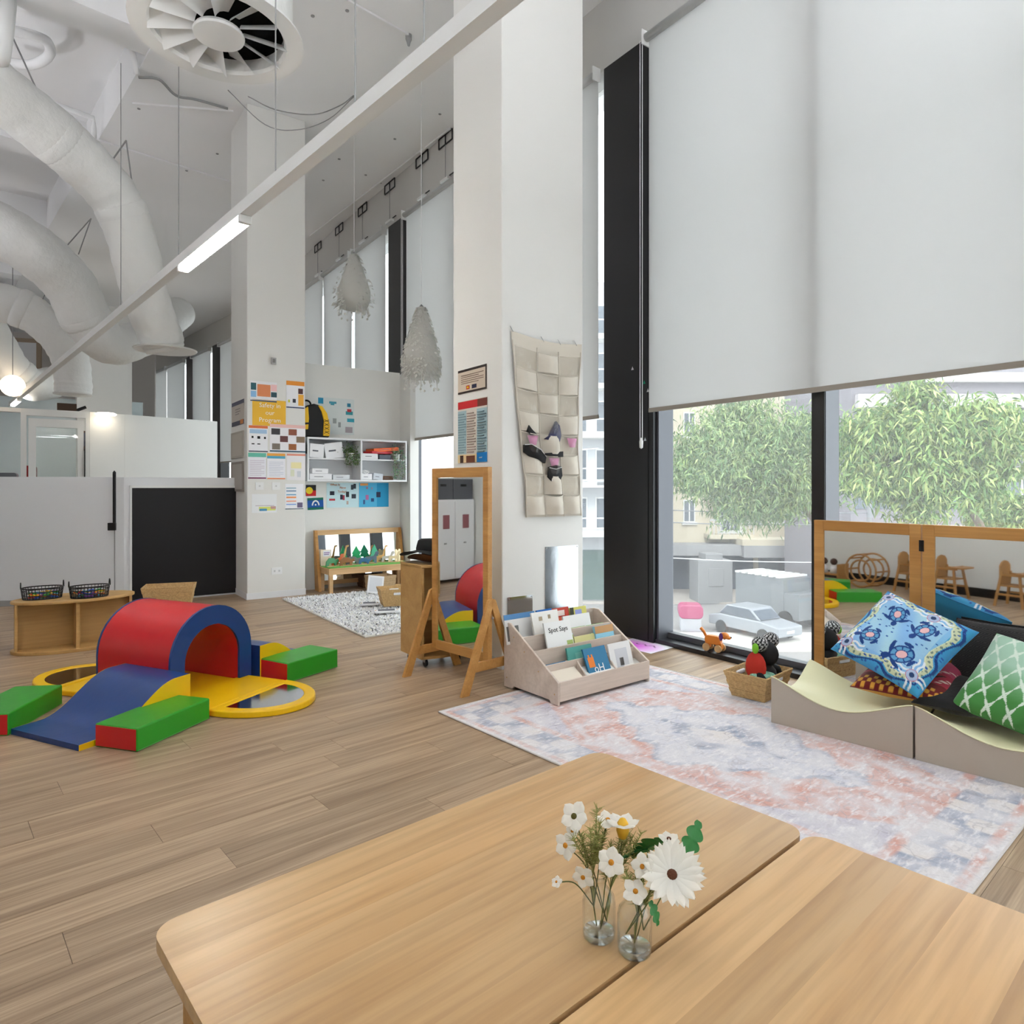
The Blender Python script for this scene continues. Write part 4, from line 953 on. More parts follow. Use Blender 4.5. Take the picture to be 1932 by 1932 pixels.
book('thin white board book lying flat over the front panel', .40, .012, .10, .24, .12, .014, 66, (236, 236, 232), None)
book('small cream book lying at the front right corner', .70, .02, .09, .14, .1, .012, 66, (230, 226, 218), None)

# ---------------------------------------------------------------- standing easel mirror
mdir = Vector((.695, -.72)).normalized(); mn = Vector((-.72, -.694)); mc = Vector((-.333, 4.364)); mang = math.degrees(math.atan2(mdir.y, mdir.x))
t = thing('easel_mirror', 'tall wooden standing mirror on A-shaped feet in front of the pillar', 'mirror', (mc.x, mc.y, 0), mang)
hw = .26                                           # local x to the right post, local -y towards the viewer side
for s_ in (-1, 1): MB().box(s_ * hw - .024, -.018, .16, s_ * hw + .024, .018, 1.372).build('post', BEECH, t, bevel=.003)
MB().box(-hw + .024, -.018, 1.31, hw - .024, .018, 1.372).build('top_rail', BEECH, t, bevel=.002); MB().box(-hw + .024, -.018, .16, hw - .024, .018, .22).build('lower_rail', BEECH, t, bevel=.002)
MB().box(-hw + .026, -.008, .222, hw - .026, -.003, 1.308).build('mirror_glass', MIRROR, t); MB().box(-hw + .024, -.002, .222, hw - .024, .006, 1.308).build('backing_board', MAPLE, t)
for s_ in (-1, 1):
    x = s_ * (hw + .036)
    for sy in (-1, 1): MB().prism([(sy * .245, 0), (sy * .185, 0), (sy * -.012, .53), (sy * .0, .56), (sy * .028, .55)], x - .011, x + .011, 'x').build('foot', BEECH, t, bevel=.002)
    MB().box(x - .01, -.15, .13, x + .01, .15, .185).build('cross_brace', BEECH, t)
    MB().lathe([(.009, 0), (.008, .004), (1e-6, .005)], 12, M=Matrix.Translation((x + s_ * .0115, 0, .44)) @ Matrix.Rotation(R(90 * s_), 4, 'Y')).build('bolt', STEEL, t)

# ---------------------------------------------------------------- bow-fronted cabinet on castors with two hats
co = Vector((-.807, 4.88)); cang = AV            # local x = V, local -y towards the viewer along -U
t = thing('bow_cabinet', 'small maple cabinet on castors half hidden behind the standing mirror', 'cabinet', (co.x, co.y, 0), cang)
CW, CD = .36, .325
MB().box(0, -CD, .06, .018, 0, .69).build('side_panel', MAPLE, t); MB().box(CW - .018, -CD, .06, CW, 0, .69).build('side_panel', MAPLE, t)
MB().box(.018, -.012, .06, CW - .018, 0, .69).build('back_panel', MAPLE, t)
bow = [(-.004, .004), (CW + .004, .004)] + [(CW + .004 - (CW + .008) * k / 10, -CD - .045 * math.sin(math.pi * k / 10)) for k in range(11)]
bow = [(-.004, .004)] + [(-.004 + (CW + .008) * k / 10, -CD - .045 * math.sin(math.pi * k / 10)) for k in range(11)] + [(CW + .004, .004)]
MB().prism(bow, .69, .708).build('top_panel', MAPLE, t, bevel=.003)
bow2 = [(.018, -.012)] + [(.018 + (CW - .036) * k / 10, -CD - .03 * math.sin(math.pi * k / 10)) for k in range(11)] + [(CW - .018, -.012)]
for z in (.06, .33): MB().prism(bow2, z, z + .018).build('shelf', MAPLE, t)
for x, y in ((.05, -.05), (CW - .05, -.05), (.05, -CD + .04), (CW - .05, -CD + .04)):
    c_ = MB().lathe([(.024, -.009), (.026, -.006), (.026, .006), (.024, .009)], 18, M=Matrix.Translation((x, y, .026)) @ Matrix.Rotation(R(90), 4, 'Y')).build('castor', BLACKM, t); MB().box(x - .012, y - .012, .03, x + .012, y + .012, .06).build('fork', STEEL, c_)
MB().lathe([(.006, 0), (.004, .002), (1e-6, .002)], 10, M=Matrix.Translation((-.001, -.14, .33)) @ Matrix.Rotation(R(-90), 4, 'Y')).build('screw_cover', PLYEDGE, t)
def hat(label, c, brim, crown, mat, curl, ang, droop=0):
    t = thing('hat', label, 'hat', c, ang); m = MB()
    def fn(u, v):
        th = 2 * math.pi * u; r = .07 + (brim - .07) * v; return Vector((r * math.cos(th) * 1.15, r * math.sin(th), .012 + curl * v * v * (math.sin(th) ** 2) * 1.0 - droop * v * (math.cos(th) ** 2)))
    m.grid(fn, 36, 6); m.build('brim', mat, t, smooth=True)
    MB().lathe([(.082, .008), (.08, .04), (.07, crown * .85), (.05, crown), (.02, crown * .93), (1e-6, crown * .9)], 24, sx=1.15).build('crown', mat, t, smooth=True)
    MB().lathe([(.0835, .012), (.0825, .03), (.0815, .03), (.0825, .012)], 24, sx=1.15, cap=False).build('band', BLACKC, t)
hc = co + V * .17 - U * .17
hat('brown leather hat with an upturned brim on top of the small cabinet', (hc.x, hc.y, .709), .165, .08, LEATHER, .06, -30)
hat('black felt hat resting on the brown leather hat', (hc.x - .03, hc.y + .01, .785), .19, .09, P('black_felt', (20, 22, 22), .9), .0, -30, .055)

# ---------------------------------------------------------------- hanging pocket organiser on the pillar
s0, s1, z1, z0 = FP1.s_of(962), FP1.s_of(1097), 2.325, 1.035
t = thing('pocket_organiser', 'canvas hanging organiser with rows of clear pockets pinned on the near pillar', 'organiser', FP1.pos(0, 0), AV)
def org(u, v, off=0.0):                            # u across, v downwards; the sheet hangs slightly askew and wavy
    l = s0 + (.125 * min(1, v * 1.25)) - .02 * math.sin(v * 3.1); r_ = s1 - .012 - .03 * math.sin(v * math.pi) + .03 * max(0, v - .85)
    sag = -.03 * math.sin(math.pi * u) * (1 - v) - .02 * (1 - v) * u
    return Vector((l + (r_ - l) * u, -.012 - off - .01 * math.sin(v * 9 + u * 4) ** 2, z1 + sag - (z1 - z0) * v))
MB().grid(lambda u, v: org(u, v), 24, 48).build('backing_sheet', CANVAS, t, smooth=True)
for r_ in range(8):
    for c_ in range(3):
        u0, u1 = .03 + c_ * .323, .03 + c_ * .323 + .30; v0, v1 = .075 + r_ * .115, .075 + r_ * .115 + .108
        full = .07 if (r_, c_) in ((3, 1), (4, 0), (5, 1), (6, 1), (4, 1)) else .036 + .012 * ((r_ * 3 + c_ * 5) % 3)
        m = MB(); 
        m.grid(lambda u, v: org(u0 + (u1 - u0) * u, v0 + (v1 - v0) * (v + .12 * (1 - v) * math.sin(math.pi * u) * .6), .003 + full * math.sin(math.pi * u) * (.35 + .65 * math.sin(math.pi * (.12 + .75 * v)))), 8, 6)
        m.build('pocket', CLEARP if (r_ < 7 and (r_ * 3 + c_) % 2 == 0) else CANVAS, t, smooth=True)
        m = MB().tube([org(u0 + (u1 - u0) * k / 8, v0 + (v1 - v0) * .12 * .6 * math.sin(math.pi * k / 8), .004 + full * math.sin(math.pi * k / 8) * (.35 + .65 * math.sin(math.pi * .12))) for k in range(9)], .0028, 5); m.build('pocket_trim', CANVAS, t)
m = MB(); 
for c_ in range(4): m.tube([org(.015 + c_ * .323, v / 20, .004) for v in range(1, 21)], .004, 5)
m.build('seam_tape', CANVAS, t)
for u in (.0, .42, .66, .9): 
    p = org(u, 0); MB().tube([(p.x, -.004, p.z + .03), (p.x, -.02, p.z + .01), (p.x + .012, -.022, p.z - .01)], .002, 5).build('hook', STEEL, t)
NAVY = P('navy_satin', (22, 24, 72), .35, sheen=.2)
def inpocket(name, label, cat, r_, c_, mat, shape):
    u, v = .03 + c_ * .323 + .15, .075 + r_ * .115; p = org(u, v, .03); o = thing(name, label, cat, FP1.pos(0, 0) + (Matrix.Rotation(R(AV), 3, 'Z') @ p), AV); m = MB()
    shape(m); m.build('piece', mat, o, smooth=True); return o
def leafshape(pts, th=.022):
    return lambda m: m.prism(pts, -th / 2, th / 2, 'y')
inpocket('satin_pouch', 'dark blue satin pouch bulging from the middle column of the organiser', 'pouch', 4, 1, NAVY, leafshape([(-.07, -.03), (-.03, .0), (0, .05), (.03, .1), (.06, .07), (.075, .0), (.06, -.05), (0, -.045)]))
g1 = inpocket('sleep_mask', 'black eye mask with a white edge sticking out at the left of the organiser', 'eye mask', 5, 0, BLACKC, leafshape([(-.09, .06), (-.03, .065), (.05, .03), (.1, -.02), (.09, -.065), (.03, -.04), (-.04, -.02), (-.09, .01)]))
MB().tube([(-.09, -.013, .06), (-.03, -.013, .065), (.05, -.013, .03), (.1, -.013, -.02)], .003, 5).build('white_edge', WHITECORD, g1)
g2 = inpocket('sleep_mask', 'black round-edged mask in the lower middle pocket of the organiser', 'eye mask', 6, 1, BLACKC, leafshape([(-.06, .06), (0, .075), (.05, .065), (.06, .0), (.03, -.05), (-.03, -.06), (-.065, -.01)]))
MB().tube([(-.06, -.013, .055), (0, -.013, .045), (.05, -.013, .06)], .003, 5).build('white_edge', WHITECORD, g2); MB().tube([(-.04, -.013, -.035), (0, -.013, -.025), (.035, -.013, -.035)], .003, 5).build('white_edge', WHITECORD, g2)
inpocket('black_strap', 'folded black strap along the pocket edge in the organiser middle column', 'strap', 5, 1, BLACKC, leafshape([(-.09, .012), (0, .02), (.075, .03), (.075, -.01), (.02, -.012), (-.09, -.0)]))
inpocket('black_glove', 'black cloth corner showing at the left side of the organiser', 'cloth', 4, 0, BLACKC, leafshape([(-.05, .0), (-.04, .05), (-.01, .02), (.03, -.01), (-.01, -.02)]))
PINKP = P('pink_card', (222, 150, 190), .6)
for i, (r_, c_, w) in enumerate(((4, 0, 'left'), (5, 1, 'middle'), (4, 2, 'right'))): inpocket('pink_card', 'pink card showing through a clear pocket in the %s column of the organiser' % w, 'card', r_, c_, PINKP, leafshape([(-.045, -.02), (.045, -.02), (.03, -.085), (-.02, -.085)], .004))

# ---------------------------------------------------------------- posters and notices
def poster(face, label, x0, y0, x1, y1, bg, rects=(), texts=(), cat='poster', name='poster', off=.002, th=.0016, tilt=0, group=None):
    """pixel box of the sheet on a wall face; rects are fractions (left, bottom, right, top, colour)"""
    s0, zb = face.at(x0, y1); s1, zt = face.at(x1, y0); w, h = s1 - s0, zt - zb
    c = face.pos((s0 + s1) / 2, (zb + zt) / 2, off)
    t = thing(name, label, cat, c, face.ang, group); t.rotation_euler = (0, R(tilt), R(face.ang))
    MB().box(-w / 2, -th, -h / 2, w / 2, 0, h / 2, bg).build('sheet', PRINT, t)
    if rects:
        m = MB()
        if len(rects) <= 3:
            for i, (a, b, c_, d, col) in enumerate(rects): MB().box((a - .5) * w, -th - .0006 - .0002 * i, (b - .5) * h, (c_ - .5) * w, -th, (d - .5) * h, col).build('printed_patch', PRINT, t)
        for i, (a, b, c_, d, col) in enumerate(rects if len(rects) > 3 else ()): m.box((a - .5) * w, -th - .0006 - .0002 * i, (b - .5) * h, (c_ - .5) * w, -th, (d - .5) * h, col)
        if m.f: m.build('print', PRINT, t)['kind'] = 'stuff'
    for body, size, fx, fy, col in texts:
        mm = MATS.get('ink_%d_%d_%d' % col) or P('ink_%d_%d_%d' % col, col, .7)
        text_mesh('lettering', body, size * h, mm, t, ((fx - .5) * w, -th - .0014 - .0002 * len(rects), (fy - .5) * h), (R(90), 0, 0))
    return t
def lines(x0, x1, y0, y1, n, col=(150, 150, 155), frac=.35): return [(x0, y0 + (y1 - y0) * k / n, x1 - (x1 - x0) * .22 * (k % 3 == 0), y0 + (y1 - y0) * (k + frac) / n, col) for k in range(n)]
OR, BR = (234, 150, 60), (92, 52, 30)
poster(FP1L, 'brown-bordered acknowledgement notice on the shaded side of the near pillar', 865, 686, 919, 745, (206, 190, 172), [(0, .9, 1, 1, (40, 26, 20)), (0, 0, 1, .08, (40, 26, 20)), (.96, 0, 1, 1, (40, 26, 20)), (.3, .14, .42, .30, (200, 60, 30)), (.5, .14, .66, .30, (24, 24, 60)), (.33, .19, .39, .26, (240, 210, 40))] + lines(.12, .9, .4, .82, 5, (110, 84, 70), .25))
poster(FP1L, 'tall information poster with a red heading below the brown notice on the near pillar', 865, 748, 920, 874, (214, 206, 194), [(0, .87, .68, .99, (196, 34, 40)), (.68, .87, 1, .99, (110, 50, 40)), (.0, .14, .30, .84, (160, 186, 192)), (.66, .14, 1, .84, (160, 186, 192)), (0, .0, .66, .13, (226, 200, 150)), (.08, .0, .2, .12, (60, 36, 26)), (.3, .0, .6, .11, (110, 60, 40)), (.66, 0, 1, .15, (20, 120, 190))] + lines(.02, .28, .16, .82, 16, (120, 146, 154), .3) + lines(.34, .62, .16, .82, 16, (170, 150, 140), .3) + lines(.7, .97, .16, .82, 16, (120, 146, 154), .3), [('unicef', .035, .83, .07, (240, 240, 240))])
poster(FP2, 'colourful floor-plan sheet at the top left of the notices on the far pillar', 472, 722, 522, 756, (240, 240, 242), [(0, .0, 1, .05, (50, 80, 110)), (.02, .2, .22, .5, (140, 186, 226)), (.02, .55, .22, .9, (50, 96, 106)), (.26, .25, .76, .85, (226, 142, 96)), (.78, .25, 1, .5, (60, 90, 100)), (.78, .55, 1, .88, (240, 196, 196))])
poster(FP2, 'white sheet with an orange header at the top right of the far pillar', 540, 721, 574, 769, (238, 238, 242), [(0, .84, 1, 1, OR), (.66, .1, .96, .52, (240, 178, 74)), (.66, .54, .92, .74, (90, 60, 60)), (.35, .2, .52, .34, (60, 60, 70)), (.1, .2, .2, .3, (210, 210, 80)), (0, 0, 1, .04, (40, 60, 100))])
poster(FP2, 'yellow title sheet reading Safety in our Program on the far pillar', 476, 757, 539, 802, (238, 186, 62), [], [('Safety in', .24, .52, .78, (250, 245, 235)), ('our', .24, .52, .5, (250, 245, 235)), ('Program', .24, .52, .22, (250, 245, 235))])
poster(FP2, 'white sheet with a blue hill picture below the yellow title sheet', 469, 804, 505, 852, (240, 240, 244), [(0, .9, 1, 1, (226, 120, 70)), (.05, .7, .95, .86, (170, 200, 226)), (0, 0, 1, .04, (60, 70, 90)), (.15, .52, .25, .6, K_), (.45, .5, .6, .6, K_), (.8, .5, .9, .58, K_), (.15, .28, .3, .32, K_), (.45, .28, .6, .32, K_)])
poster(FP2, 'photo collage sheet with a pink heading beside the blue hill sheet', 509, 803, 576, 852, (240, 238, 242), [(0, .88, 1, 1, (240, 196, 190)), (0, 0, 1, .05, (50, 90, 110)), (.04, .62, .28, .84, (70, 66, 70)), (.28, .36, .5, .58, (110, 70, 70)), (.52, .62, .75, .84, (150, 90, 70)), (.74, .36, .98, .58, (140, 120, 100)), (.06, .08, .28, .3, (130, 120, 110)), (.52, .08, .74, .3, (160, 100, 60))])
poster(FP2, 'sheet with a teal header in the row of three below the collage', 468, 855, 502, 903, (238, 238, 244), [(0, .84, 1, 1, (110, 190, 170)), (0, 0, 1, .05, (120, 50, 90))] + lines(.1, .9, .12, .76, 9, (205, 190, 205), .25))
poster(FP2, 'sheet with an orange and blue header in the middle of the row below the collage', 504, 856, 538, 904, (240, 240, 246), [(0, .9, 1, 1, (240, 170, 80)), (0, .8, 1, .9, (90, 170, 200)), (0, 0, 1, .05, (236, 150, 110))] + lines(.1, .9, .12, .72, 9, (200, 205, 220), .25))
poster(FP2, 'faded sheet with a yellow patch at the right of the row below the collage', 541, 857, 576, 906, (238, 236, 238), [(.0, .93, 1, 1, (230, 150, 130)), (.22, .45, .78, .68, (242, 232, 180)), (.2, .15, .4, .4, (222, 224, 200)), (.55, .12, .75, .35, (210, 214, 220))])
poster(FP2, 'sheet with coloured lines and a round stamp at the lower right of the far pillar', 538, 913, 572, 961, (242, 242, 246), [(.06, .82, .6, .85, (90, 150, 170)), (.06, .7, .6, .74, (80, 120, 160)), (.06, .55, .6, .59, (90, 150, 190)), (.06, .44, .6, .5, (240, 150, 90)), (.06, .3, .6, .34, (236, 150, 110)), (.06, .17, .6, .21, (120, 160, 220)), (.66, .06, .96, .26, (110, 100, 130)), (0, 0, 1, .03, (60, 90, 100))])
poster(FP2, 'landscape sheet with a rainbow smear pinned lowest on the far pillar', 475, 932, 522, 968, (236, 238, 240), [(.28, .12, .95, .32, (220, 226, 120)), (.3, .1, .6, .22, (80, 150, 190)), (.14, .36, .9, .4, (200, 190, 200)), (.75, .2, .96, .34, (200, 160, 150))])
for a, l in ((482, 'left white wall switch under the notices of the far pillar'), (513, 'right white wall switch under the notices of the far pillar')):
    poster(FP2, l, a, 910, a + 15, 924, (236, 236, 236), [(.4, .4, .6, .6, (200, 200, 200))], cat='switch', name='wall_switch', th=.008)
poster(FP2, 'white power socket low on the far pillar', 512, 1070, 532, 1084, (236, 236, 236), [(.2, .35, .36, .65, (200, 200, 200)), (.64, .35, .8, .65, (200, 200, 200))], cat='socket', name='power_socket', th=.008)
poster(FP2, 'small round grey sensor on the far pillar above the notices', 511, 676, 520, 687, (176, 176, 176), [(.2, .2, .8, .8, (120, 120, 120))], cat='sensor', name='wall_sensor', th=.03)
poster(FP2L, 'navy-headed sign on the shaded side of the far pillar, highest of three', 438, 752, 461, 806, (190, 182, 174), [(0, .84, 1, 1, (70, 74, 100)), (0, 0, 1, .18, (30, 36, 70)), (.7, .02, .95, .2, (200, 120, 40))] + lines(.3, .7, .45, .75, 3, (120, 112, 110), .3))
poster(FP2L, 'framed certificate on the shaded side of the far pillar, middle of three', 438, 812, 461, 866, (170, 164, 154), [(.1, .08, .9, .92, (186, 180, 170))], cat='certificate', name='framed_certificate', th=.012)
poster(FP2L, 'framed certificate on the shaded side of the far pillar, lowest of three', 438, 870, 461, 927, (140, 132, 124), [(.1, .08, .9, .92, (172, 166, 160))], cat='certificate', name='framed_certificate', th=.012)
# acrylic mirrors low on the near pillar
def wallmirror(label, x0, y0, x1, y1):
    a, zb = FP1.at(x0, y1); b, zt = FP1.at(x1, y0); t = thing('wall_mirror', label, 'mirror', FP1.pos(a, zb, .001), AV)
    MB().box(0, -.004, 0, b - a, 0, zt - zb).build('sheet', MIRROR2, t); 
    for x, z in ((.01, .01), (b - a - .01, .01), (.01, zt - zb - .01), (b - a - .01, zt - zb - .01)): MB().lathe([(.006, 0), (.005, .003), (1e-6, .003)], 10, M=Matrix.Translation((x, -.004, z)) @ Matrix.Rotation(R(90), 4, 'X')).build('screw', STEEL, t)
wallmirror('upright frameless mirror low on the near pillar above the book display', 1028, 1028, 1090, 1160)
wallmirror('small landscape mirror at the foot of the near pillar behind the books', 957, 1122, 1004, 1172)

# ---------------------------------------------------------------- folding mirrors along the window
fm0 = wpos(FP1.s_of(0) * 0 - .98, 0, .12)
def s_win(px, inn=.11):
    o = P0 - V * inn; k = (px - CX) / F; return (k * o.y - o.x) / (U.x - k * U.y)
sa, sb, sc = s_win(1538), s_win(1741), s_win(1741) - .66
t = thing('folding_mirror', 'hinged wooden folding mirror screen standing along the window behind the cushions', 'mirror', wpos(0, 0, .11), wang)
FZ = 1.045
for a, b in ((sa, sb + .003), (sb - .003, sc), (sc - .006, sc - .66)):
    p_ = MB(); hi, lo_ = a, b
    MB().box(lo_, -.015, 0, lo_ + .06, .015, FZ).build('stile', BEECH, t, bevel=.003); MB().box(hi - .06, -.015, 0, hi, .015, FZ).build('stile', BEECH, t, bevel=.003)
    MB().box(lo_ + .06, -.015, FZ - .062, hi - .06, .015, FZ).build('rail', BEECH, t, bevel=.003); MB().box(lo_ + .06, -.015, 0, hi - .06, .015, .07).build('rail', BEECH, t, bevel=.003)
    MB().box(lo_ + .06, .002, .07, hi - .06, .006, FZ - .062).build('mirror_glass', MIRROR, t); MB().box(lo_ + .06, -.006, .07, hi - .06, .0018, FZ - .062).build('backing_board', MAPLE, t)
for z in (.2, .93): MB().box(sb - .012, .0152, z - .03, sb + .012, .018, z + .03).build('hinge', BLACKM, t); MB().tube([(sb, .019, z - .03), (sb, .019, z + .03)], .005, 8).build('hinge_pin', BLACKM, t)

# ---------------------------------------------------------------- wavy foam seats
fa = -46.0; fx = Vector((math.cos(R(fa)), math.sin(R(fa)))); fy = Vector((-fx.y, fx.x)); FD = .50
def wave(label, o, L=.665):
    t = thing('wavy_couch', label, 'couch', (o[0], o[1], .007), fa, 'wavy foam seats by the window')
    def z(u, v): return .243 - .1 * (1 - (1 - math.sin(math.pi * u) ** 1.3) * (1 - math.sin(math.pi * v) ** 1.3))
    N_ = 24; m = MB(); m.grid(lambda u, v: Vector((u * L, v * FD, z(u, v))), N_, N_); m.build('seat_top', CREAM, t, smooth=True)
    m = MB()
    for fn in (lambda u, w: Vector((u * L, 0, w * z(u, 0))), lambda u, w: Vector((u * L, FD, w * z(u, 1))), lambda u, w: Vector((0, u * FD, w * z(0, u))), lambda u, w: Vector((L, u * FD, w * z(1, u)))):
        m.grid(fn, N_, 4)
    m.add([(0, 0, 0), (L, 0, 0), (L, FD, 0), (0, FD, 0)], [(0, 1, 2, 3)]); m.build('side_cover', TAUPE, t)
    for w in ([(u / N_ * L, -.0005, z(u / N_, 0)) for u in range(N_ + 1)],): MB().tube(w, .0035, 5).build('piping', CREAM, t, smooth=True)
    return t
fo = fl(1455, 1365); wave('left wavy foam seat with cream top, nearest the seagrass basket', fo.xy)
wave('right wavy foam seat with cream top, cut off by the photo edge', (fo.xy + fx * .675))

# ---------------------------------------------------------------- cushions
def cushion(label, c0, a, b, th, colfn, n=90, mat=CLOTH, name='cushion'):
    """c0 one corner, a and b edge vectors"""
    c0 = Vector(c0); a = Vector(a); b = Vector(b); nz = a.cross(b).normalized()
    if nz.z < 0: nz = -nz
    ctr = c0 + a / 2 + b / 2; t = thing(name, label, 'cushion', ctr)
    def puff(u, v):
        p = max(0, (1 - (2 * u - 1) ** 4) * (1 - (2 * v - 1) ** 4)) ** .5; pin = .035 * (4 * (u - .5) ** 2 * 4 * (v - .5) ** 2)
        return p
    def P_(u, v, s_):
        uu = u + .05 * (u - .5) * -(1 - (2 * v - 1) ** 2); vv = v + .05 * (v - .5) * -(1 - (2 * u - 1) ** 2)
        return a * (uu - .5) + b * (vv - .5) + nz * (th * s_ * puff(u, v) + .006 * math.sin(11 * u + 7 * v) * puff(u, v))
    m = MB(); m.grid(lambda u, v: P_(u, v, 1), n, n, colfn=colfn); m.build('front_cover', mat, t, smooth=True)
    m = MB(); m.grid(lambda u, v: P_(u, v, -1), 24, 24, colfn=lambda u, v: colfn(.02, .02)); m.build('back_cover', mat, t, smooth=True)
    e = [P_(k / 12, 0, 0) for k in range(12)] + [P_(1, k / 12, 0) for k in range(12)] + [P_(1 - k / 12, 1, 0) for k in range(12)] + [P_(0, 1 - k / 12, 0) for k in range(12)]
    m = MB().tube(e, .003, 5, closed=True, col=colfn(.5, .01)); m.build('piping', mat, t, smooth=True)
    return t
rgn = random.Random(11); dots = [(rgn.random(), rgn.random()) for _ in range(160)]
turts = [(.27, .33, 2.2, .13), (.66, .22 + .1, 2.8, .115), (.30, .72, 1.9, .105), (.70, .66, 3.4, .105)]
suns = [(.13, .13), (.87, .36), (.12, .88), (.88, .9)]
def turtle_col(u, v):
    k = .5 + .5 * math.sin(9 * u + 4 * math.sin(5 * v)) * math.cos(7 * v)
    ed = min(u, v, 1 - u, 1 - v); base = (136 - 70 * (ed < .1), 186 - 34 * (ed < .1) + 12 * k, 232 - 22 * (ed < .1))
    c = (base[0] + 40 * k * (ed > .15), base[1] + 20 * k * (ed > .15), base[2])
    nv, wh, pk, cr = (28, 66, 134), (234, 240, 246), (240, 190, 190), (206, 214, 178)
    wv = .105 + .03 * math.sin(14 * (u + v))
    if wv - .045 < ed < wv: c = cr if math.sin(90 * u) * math.sin(90 * v) < .4 else (120, 140, 130)
    elif wv < ed < wv + .012: c = (222, 226, 190)
    elif wv - .075 < ed < wv - .055: c = nv
    for x, y in dots:
        if abs(u - x) < .007 and abs(v - y) < .012: c = (50, 96, 178)
    for sx, sy in suns:
        d = math.hypot(u - sx, v - sy)
        for ang in (0, 1.57, 3.14, 4.71):
            rx_, ry_ = (u - sx) * math.cos(ang) + (v - sy) * math.sin(ang), -(u - sx) * math.sin(ang) + (v - sy) * math.cos(ang)
            if .05 < rx_ < .2 and .012 < abs(ry_ + .01 * math.sin(rx_ * 50)) < .034: c = wh
        if d < .062: c = (200, 120, 150)
        if d < .055: c = (178, 196, 226)
        if d < .026: c = (40, 66, 110)
    for tx, ty, th, r_ in turts:
        dx, dy = u - tx, v - ty; a_, b_ = dx * math.cos(th) + dy * math.sin(th), -dx * math.sin(th) + dy * math.cos(th)
        d = math.hypot(a_ / r_, b_ / (r_ * .8))
        if math.hypot((a_ - r_ * 1.25) / (r_ * .34), b_ / (r_ * .28)) < 1: c = nv
        for sg in (-1, 1):
            for fx_, ln in ((.62, .55), (-.62, .42)):
                qx, qy = a_ - r_ * fx_, sg * b_ - r_ * .82; ca, sa_ = math.cos(.5 if fx_ > 0 else 2.2), math.sin(.5 if fx_ > 0 else 2.2)
                ex, ey = qx * sa_ * -1 + qy * ca, qx * ca + qy * sa_
                if (ex / (r_ * ln)) ** 2 + (ey / (r_ * .16)) ** 2 < 1: c = nv
        if d < 1:
            c = nv; an = math.atan2(b_, a_)
            if .5 < d < .84 and abs(math.sin(an * 3.5)) > .3: c = (96, 160, 206)
            if d < .42: c = pk
            if .42 <= d < .5: c = nv
    return tuple(int(max(0, min(255, q))) for q in c)
cb = Vector((1.90, 3.153, .26)); ca = Vector((.348, .09, .287)); cbb = Vector((-.23, .37, .14))
cushion('blue cushion printed with sea turtles', cb, ca, cbb, .075, turtle_col, 170)
def red_col(u, v):
    w = math.sin(18 * u + 5 * math.sin(6 * v)); c = (176, 52, 70)
    if v > .55: c = (190, 70, 100)
    if w > .8: c = (232, 214, 200) if math.sin(120 * v) > 0 else c
    if v < .28: c = (110, 24, 26)
    if v < .2 and math.sin(60 * u) * math.sin(50 * v) > .1: c = (220, 160, 60)
    if math.hypot(u - .45, v - .4) < .1: c = (210, 160, 90)
    if math.hypot(u - .45, v - .4) < .06: c = (150, 90, 40)
    if .28 < v < .5 and w < -.85: c = (60, 20, 20)
    return c
cushion('dark red cushion with dotted patterns under the turtle cushion', (1.72, 3.42, .235), (.28, -.30, .0), (.30, .27, .1), .05, red_col, 90)
cushion('black cushion wedged between the turtle cushion and the green one', (1.90, 3.20, .225), (.31, -.32, .0), (.29, .28, .06), .045, lambda u, v: (26, 25, 26), 40)
def dk(u, v): return (60, 58, 58) if math.sin(150 * u) * math.sin(150 * v) > 0 else (30, 29, 30)
cushion('charcoal textured cushion at the back against the folding mirror', (2.2, 3.40, .27), (.22, -.3, .0), (.1, .08, .3), .045, dk, 60)
def green_col(u, v):
    base = (168, 205, 180) if v > .42 else (96, 158, 96)
    k = max(0, min(1, (v - .2) / .4)); base = tuple(int(70 + (168 - 70) * k) if i == 0 else int(138 + (205 - 138) * k) if i == 1 else int(66 + (182 - 66) * k) for i in range(3))
    for q, f in ((u + v * .55, 5.5), (u - v * .55 + 3, 5.5)):
        x = q * f; d = abs(x - round(x)); s_ = (v * 6.05) % 1
        if d < .02 + .085 * abs(math.sin(math.pi * v * 6.05)): return (222, 236, 222) if d < .085 * abs(math.sin(math.pi * v * 6.05)) + .012 else base
    return base
cushion('green cushion with a white leaf lattice at the right edge', (2.03, 3.12, .235), (.2, -.45, -.06), (.296, .11, .31), .07, green_col, 150)

# ---------------------------------------------------------------- seagrass basket, doll, toy dog, purple sheet
bkc = Vector((1.475, 4.03)); woven('seagrass basket with a doll in it at the end of the foam seats', (bkc.x, bkc.y, .008), fa + 90, .34, .26, .145, .78)
dl_ = thing('rag_doll', 'black cloth rag doll with two striped hair puffs lying in the seagrass basket', 'doll', (bkc.x + .05, bkc.y + .02, .05), fa + 90); dl_.scale = (1.3, 1.3, 1.3)
MB().ball((0, 0, .15), (.06, .058, .058), 20).build('head', BLACKC, dl_, smooth=True)
def stripe(u): return (220, 220, 220) if math.sin(u) > .55 else (26, 26, 28)
for s_ in (-1, 1):
    m = MB(); c_ = Vector((s_ * .055, .0, .205))
    m.grid(lambda u, v: c_ + Vector((math.sin(math.pi * v) * math.cos(2 * math.pi * u), math.sin(math.pi * v) * math.sin(2 * math.pi * u), -math.cos(math.pi * v))) * .036, 40, 22, colfn=lambda u, v: stripe(2 * math.pi * (u * 10 + 1.2 * math.sin(v * 18))))
    m.build('hair_puff', CLOTH, dl_, smooth=True)
